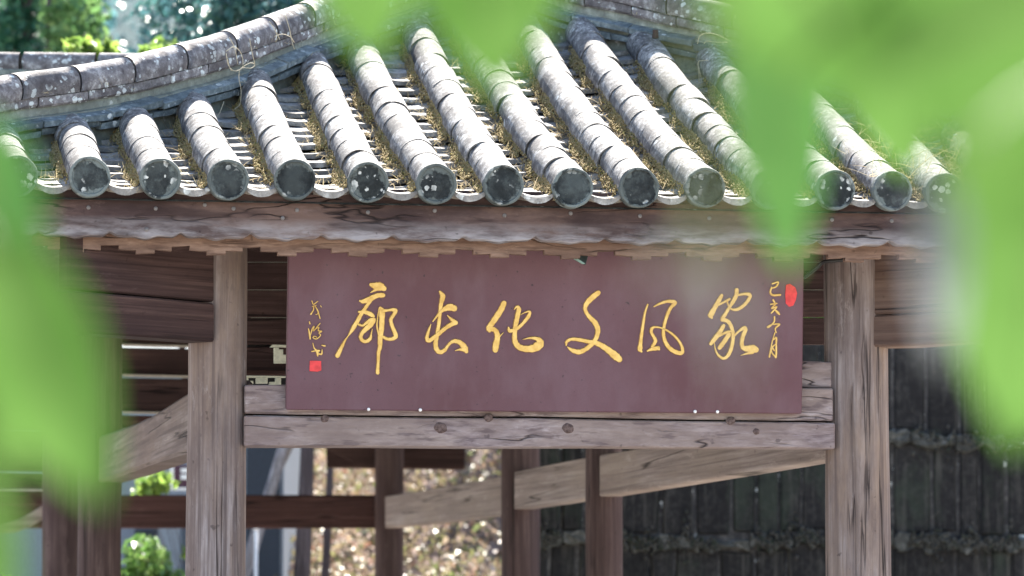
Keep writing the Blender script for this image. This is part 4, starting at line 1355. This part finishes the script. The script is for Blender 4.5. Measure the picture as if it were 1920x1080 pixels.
# conifer at the far left
p = at(55, 20, 34)
tree('conifer_tree', 'dark green conifer standing at the far upper left', (p.x, 34, 0), 9.5, 0.14,
     [(random.gauss(0, .16), random.gauss(0, .2), z, 0.34 - 0.012 * z + random.uniform(-.06, .06)) for z in np.linspace(3.0, 9.4, 26)], 5200, 0.12, leaf_mat('conifer_leaf', [(0.018, 0.075, 0.05), (0.03, 0.11, 0.065), (0.04, 0.125, 0.06)], 0.2, 0.5, 0.3), M['dark_bark'])
p = at(100, 40, 33)
tree('broadleaf_tree', 'light green feathery tree beside the dark conifer', (p.x, 33, 0), 7.5, 0.07,
     [(random.gauss(0.05, .15), random.gauss(0, .2), z, 0.26 + random.uniform(-.06, .08)) for z in np.linspace(3.5, 8.0, 16)], 2600, 0.12, leaf_mat('feathery_leaf', [(0.07, 0.17, 0.06), (0.12, 0.24, 0.08), (0.16, 0.27, 0.09)], 0.45, 0.4, 0.4), M['dark_bark'])
p = at(-40, 40, 35)
tree('broadleaf_tree', 'pale green tree at the outer edge beyond the dark conifer', (p.x, 36, 0), 9, 0.1,
     blob_ball(0, 0, 6.5, 1.0, 12, 0.3, 0.55, 1.6), 3000, 0.13, leaf_mat('pale_leaf', [(0.07, 0.16, 0.09), (0.10, 0.2, 0.11), (0.13, 0.22, 0.12)], 0.4, 0.4, 0.4), M['dark_bark'])
# the far wood
fw = []
for k in range(150):
    cx = rng.uniform(-17, 8); cy = rng.uniform(52, 64); cz = rng.uniform(1, 17)
    fw.append((cx, cy, cz, rng.uniform(0.9, 1.8)))
fw = np.array(fw)
idx = rng.integers(0, len(fw), 52000)
d = rng.normal(size=(52000, 3)); d /= np.linalg.norm(d, axis=1)[:, None]
c = fw[idx, :3] + d * (fw[idx, 3] * rng.uniform(0.5, 1.0, 52000))[:, None]
o = foliage('far_wood', c, 0.3, M['far_leaf'])
tag(o, 'blue green mass of the far wood above the roofs', 'wood', kind='stuff')

# plants over the slab wall
for k, (xp, lab) in enumerate(((1100, 'shrub on the wall top hidden mostly by the sign'), (1560, 'shrub on the wall top between the sign and the right post'), (1760, 'shrub on the wall top right of the right post'))):
    p = at(xp, 600, 22.4)
    tree('wall_shrub', 'green ' + lab, (p.x, 22.3, 0.0), 3.9, 0.03, blob_ball(0, 0.1, 3.7, 0.55, 10, 0.15, 0.32), 1500, 0.09, M['bush_leaf'], M['dark_bark'], cat='shrub')

# pale leaning trunk and dark trunks seen below the beam
def trunk_tree(label, xb, yb, xt, yt, Y, r, bark):
    a, b = at(xb, yb, Y), at(xt, yt, Y)
    d = (b - a)
    s = (0.0 - a.z) / d.z
    base = a + d * s
    H = 5.2
    top = d * ((H - 0) / d.z)
    tree('tree', label, base, H, r, blob_ball(top.x, 0.2, 5.0, 0.7, 9, 0.25, 0.45), 1100, 0.1, M['bank_leaf'], bark, lean=(top.x, 0))
trunk_tree('pale barked leaning tree beside the dark house wall', 498, 928, 528, 838, 28.5, 0.075, M['bark'])
trunk_tree('dark straight tree nearest the leafy bank', 556, 1078, 562, 990, 27.6, 0.09, M['dark_bark'])
trunk_tree('dark slim tree just left of the third corridor post', 600, 1078, 606, 990, 27.9, 0.045, M['dark_bark'])
# the bush low on the left
p = at(270, 1050, 25.5)
tree('bush', 'bright green bush low beside the left timber post', (p.x, 25.5, 0), 1.7, 0.03, blob_ball(-0.02, 0, 1.80, 0.30, 14, 0.08, 0.16), 1000, 0.08, M['bush_leaf'], M['dark_bark'], cat='bush')
p = at(60, 1060, 25.5)
tree('bush', 'green bush at the lower left corner under the beams', (p.x, 25.5, 0), 1.6, 0.03, blob_ball(0, 0, 1.7, 0.22, 8, 0.08, 0.15), 520, 0.08, M['bush_leaf'], M['dark_bark'], cat='bush')
p = at(372, 905, 26.5)
tree('bush', 'yellow green bush top beside the maroon notice', (p.x, 26.5, 0), 2.4, 0.012, blob_ball(-0.29, 0, 2.45, 0.15, 8, 0.05, 0.1) + [(0.02 * math.sin(9 * z), 0, z, 0.09) for z in (0.5, 0.8, 1.1, 1.4, 1.7, 2.0)], 420, 0.08, M['lime_leaf'], M['dark_bark'], cat='bush')

# the blue grey house beyond
hs = empty('grey_house', (-2.6, 30, 0))
tag(hs, 'blue grey house behind the left posts with a dark doorway', 'house')
h0_ = Vector(hs.location)
M['plaster'] = plain('blue_grey_plaster', (0.19, 0.22, 0.26), 0.85)
M['dark_blue'] = plain('dark_blue_door', (0.018, 0.026, 0.04), 0.5)
x0, x1 = at(-200, 900, 30).x, at(532, 900, 30).x
link('wall', boxm('wall', (x0 - h0_.x, 0, 0), (x1 - h0_.x, 3, 3.6)), M['plaster'], hs)
q0, q1 = at(462, 900, 30).x - h0_.x, at(526, 900, 30).x - h0_.x
link('door', boxm('door', (q0, -0.04, 0), (q1, -0.003, 3.1)), M['dark_blue'], hs)
link('window', boxm('window', (at(262, 0, 30).x - h0_.x, -0.04, at(262, 1012, 30).z), (at(310, 0, 30).x - h0_.x, -0.004, at(262, 992, 30).z)), M['dark_blue'], hs)
link('pillar', boxm('pillar', (at(306, 0, 29.8).x - h0_.x, -0.3, 0), (at(346, 0, 29.8).x - h0_.x, -0.06, 2.4)), plain('grey_pillar', (0.22, 0.25, 0.28), 0.85), hs)
link('roof', prism('roof', [(x0 - h0_.x - .2, -0.4, 3.55), (x1 - h0_.x + .1, -0.4, 3.55), (x1 - h0_.x + .1, 1.5, 4.3), (x0 - h0_.x - .2, 1.5, 4.3)], (0, 0.1, 0.1), 0.01), M['slate'], hs)
nb_ = empty('notice_board', at(338, 895, 27))
tag(nb_, 'small maroon notice board in a white frame with white characters', 'notice board')
n0_ = Vector(nb_.location)
def nbx(name, xa, xb, ya, yb, dy, th, mat):
    a, b = at(xa, yb, 27) - n0_, at(xb, ya, 27) - n0_
    link(name, boxm(name, (a.x, dy, a.z), (b.x, dy + th, b.z), 0.001), mat, nb_)
nbx('panel', 326, 392, 872, 914, 0, 0.03, plain('maroon_panel', (0.07, 0.03, 0.05), 0.6))
white = plain('white_paint', (0.78, 0.78, 0.78), 0.6)
nbx('frame', 319, 325.5, 870, 919, -0.01, 0.05, white)
nbx('frame', 326, 392, 914.5, 919, -0.01, 0.05, white)
for ya, yb in ((878, 886.5), (890, 899)):
    nbx('glyph', 339, 354, ya, yb, -0.012, 0.01, white)
nbx('stake', 372, 378, 919, 1300, 0, 0.04, white)
wp = empty('white_pole', (at(480, 1040, 26).x, 26, 0))
tag(wp, 'thin white pole standing just right of the left gate post', 'pole')
link('shaft', tubes('shaft', [[Vector((0, 0, 0)), Vector((0, 0, at(480, 994, 26).z))]], 0.013, 8), white, wp)
link('cap', tubes('cap', [[Vector((0, 0, at(480, 994, 26).z)), Vector((0, 0, at(480, 990, 26).z))]], 0.018, 8), white, wp)
pp = empty('blue_pipe', (at(917, 870, 36).x, 36, float(bank_h(np.array(-0.2), np.array(36.0)))))
tag(pp, 'pale blue upright pipe in front of the leafy bank', 'pipe')
link('shaft', tubes('shaft', [[Vector((0, 0, 0)), Vector((0, 0, 1.6))]], 0.055, 10), plain('pale_blue_paint', (0.35, 0.48, 0.62), 0.5), pp)
link('collar', tubes('collar', [[Vector((0, 0, 1.5)), Vector((0, 0, 1.56))]], 0.065, 10), white, pp)

# ---------------------------------------------------------------- leafy branches close to the camera
def near_leaf_mat(name, c0, c1, trans):
    m = NT(name, 0.5, 0.15)
    c = m.ramp(m.noise(m.pos(), 14, 3, 0.5), [(0.38, tuple(x * 0.85 for x in c0)), (0.62, tuple(x * 1.1 for x in c1))])
    m.col(c)
    tr = m.n('BsdfTranslucent'); m.l(c, tr.inputs['Color'])
    mx = m.n('MixShader', Fac=trans)
    m.l(m.b.outputs[0], mx.inputs[1]); m.l(tr.outputs[0], mx.inputs[2]); m.l(mx.outputs[0], m.t.nodes['Material Output'].inputs['Surface'])
    m.bump(m.noise(m.pos(), 140, 3), 0.2, 0.001)
    return m.m
M['near'] = near_leaf_mat('spring_leaf', (0.036, 0.084, 0.016), (0.049, 0.102, 0.023), 0.65)
M['near_dark'] = near_leaf_mat('deep_leaf', (0.026, 0.073, 0.018), (0.036, 0.088, 0.022), 0.65)
M['near_pale'] = near_leaf_mat('sky_lit_pale_leaf', (0.15, 0.165, 0.18), (0.19, 0.20, 0.225), 0.4)  # bluish white holds the sky's sheen and a soft pale glow
M['twig'] = plain('green_twig', (0.12, 0.16, 0.05), 0.7)
def near_leaf(root, base_px, tip_px, wpx, Z, mat, Zt=None, roll=0.25, bow=0.05):
    """an ovate leaf with folded midrib and drooping tip"""
    a = at(*base_px, Z); b = at(*tip_px, Zt or Z)
    ax = b - a
    L = ax.length
    ax.normalize()
    vd = Vector((0, 1, 0))
    side = ax.cross(vd).normalized()
    nrm_ = side.cross(ax).normalized()
    q = Quaternion(ax, roll)
    side = q @ side; nrm_ = q @ nrm_
    w = wpx * Z / F_PX / 2
    vs, fs = [], []
    nl, nw = 16, 4
    for i in range(nl + 1):
        t = i / nl
        prof = (math.sin(math.pi * min(1, t ** 0.8)) ** 0.75) * (1 - 0.25 * t) * 1.12 + 0.004
        if t > 0.97: prof *= 0.5
        for j in range(-nw, nw + 1):
            s = j / nw
            ww = w * prof * s * (1 + 0.02 * math.sin(i * 2.1))
            h = abs(s) * w * prof * 0.22 - bow * L * math.sin(math.pi * t) + 0.01 * L * math.sin(6 * t + s * 2)
            vs.append(a + ax * (L * t) + side * ww + nrm_ * h - Vector(root.location))
    n = 2 * nw + 1
    for i in range(nl):
        for j in range(n - 1):
            c0 = i * n + j
            fs.append((c0, c0 + 1, c0 + n + 1, c0 + n))
    o = link('leaf', mesh('leaf', vs, fs, True), mat, root)
    rib = [a + ax * (L * t) + nrm_ * (-bow * L * math.sin(math.pi * t) - 0.0008) - Vector(root.location) for t in np.linspace(0, 0.97, 9)]
    link('midrib', tubes('midrib', [rib], [0.0018 * (1 - 0.8 * t) for t in np.linspace(0, 1, 9)], 5), M['twig'], o)
    return a
def branch(label, path, leaves, group='leafy branches hanging near the viewer'):
    pts = [at(x, y, Z * ZN) for x, y, Z in path]
    root = empty('leafy_branch', pts[0])
    tag(root, label, 'branch', group)
    sm_ = [Vector(p) for p in catmull([tuple(p) for p in pts], 6)]
    link('stem', tubes('stem', [[p - pts[0] for p in sm_]], [0.0035 - 0.0022 * i / (len(sm_) - 1) for i in range(len(sm_))], 6), M['twig'], root)
    stalks = []
    for lf in leaves:
        a = near_leaf(root, *lf[0], **lf[1])
        k = min(sm_, key=lambda p: (p - a).length)
        link('stalk', tubes('stalk', [[k - pts[0], k.lerp(a, 0.5) + Vector((0, 0, 0.004)) - pts[0], a - pts[0]]], 0.0012, 5), M['twig'], root)
ZN = 0.73
def lf(b, t, w, Z, mat='near', **k): return ((b, t, w, Z * ZN, M[mat]), k)
branch('leafy branch with two large drooping leaves at the left edge', [(-420, 60, 2.1), (-260, 200, 2.1), (-120, 300, 2.1), (-60, 420, 2.1)],
       [lf((-70, 210), (60, 600), 200, 2.2, 'near_dark', roll=0.3), lf((-45, 425), (195, 955), 265, 2.0, roll=-0.2), lf((-130, 560), (30, 900), 160, 2.05, roll=0.2), lf((-50, 860), (20, 1220), 120, 2.05, roll=0.2)])
branch('leafy branch dangling two leaf tips over the roof top', [(500, -330, 2.2), (680, -240, 2.2), (850, -250, 2.2), (1000, -290, 2.2)],
       [lf((660, -190), (702, 118), 215, 2.25, roll=0.2), lf((880, -230), (938, 180), 290, 2.15, roll=-0.15), lf((1040, -260), (1020, 60), 120, 2.3, 'near', roll=0.3)])
branch('dense leafy branch filling the upper right corner', [(2150, -200, 2.1), (1950, -170, 2.1), (1700, -190, 2.15), (1500, -140, 2.2), (1440, -90, 2.25)],
       [lf((1455, -70), (1478, 520), 195, 2.35, 'near_dark', roll=0.2), lf((1350, -190), (1690, 190), 330, 2.1, 'near', roll=0.1), lf((1640, -200), (1700, 335), 330, 2.6, 'near', roll=-0.2),
        lf((1870, -200), (1850, 330), 420, 2.05, 'near', roll=0.15), lf((2080, -60), (1600, 190), 260, 1.8, 'near', roll=0.2), lf((2080, 0), (1830, 450), 360, 2.75, 'near', roll=0.1), lf((1420, -200), (1425, 130), 150, 2.3, roll=0.3)])
branch('leafy branch with one long broad leaf hanging down the right edge', [(2250, -20, 2.0), (2120, 60, 2.0), (2030, 110, 2.0)],
       [lf((2010, 90), (1897, 850), 420, 2.1, 'near', roll=0.1), lf((1760, 330), (1768, 690), 90, 1.7, 'near_pale', roll=0.35)])
branch('thin pale sprig close to the viewer, a faint blur before the sign', [(1260, -700, 1.15), (1300, -200, 1.15), (1330, 250, 1.15), (1345, 420, 1.15)],
       [lf((1345, 440), (1385, 740), 34, 1.3, 'near_pale', roll=0.2), lf((1320, 450), (1215, 540), 34, 1.3, 'near_pale', roll=0.2)])
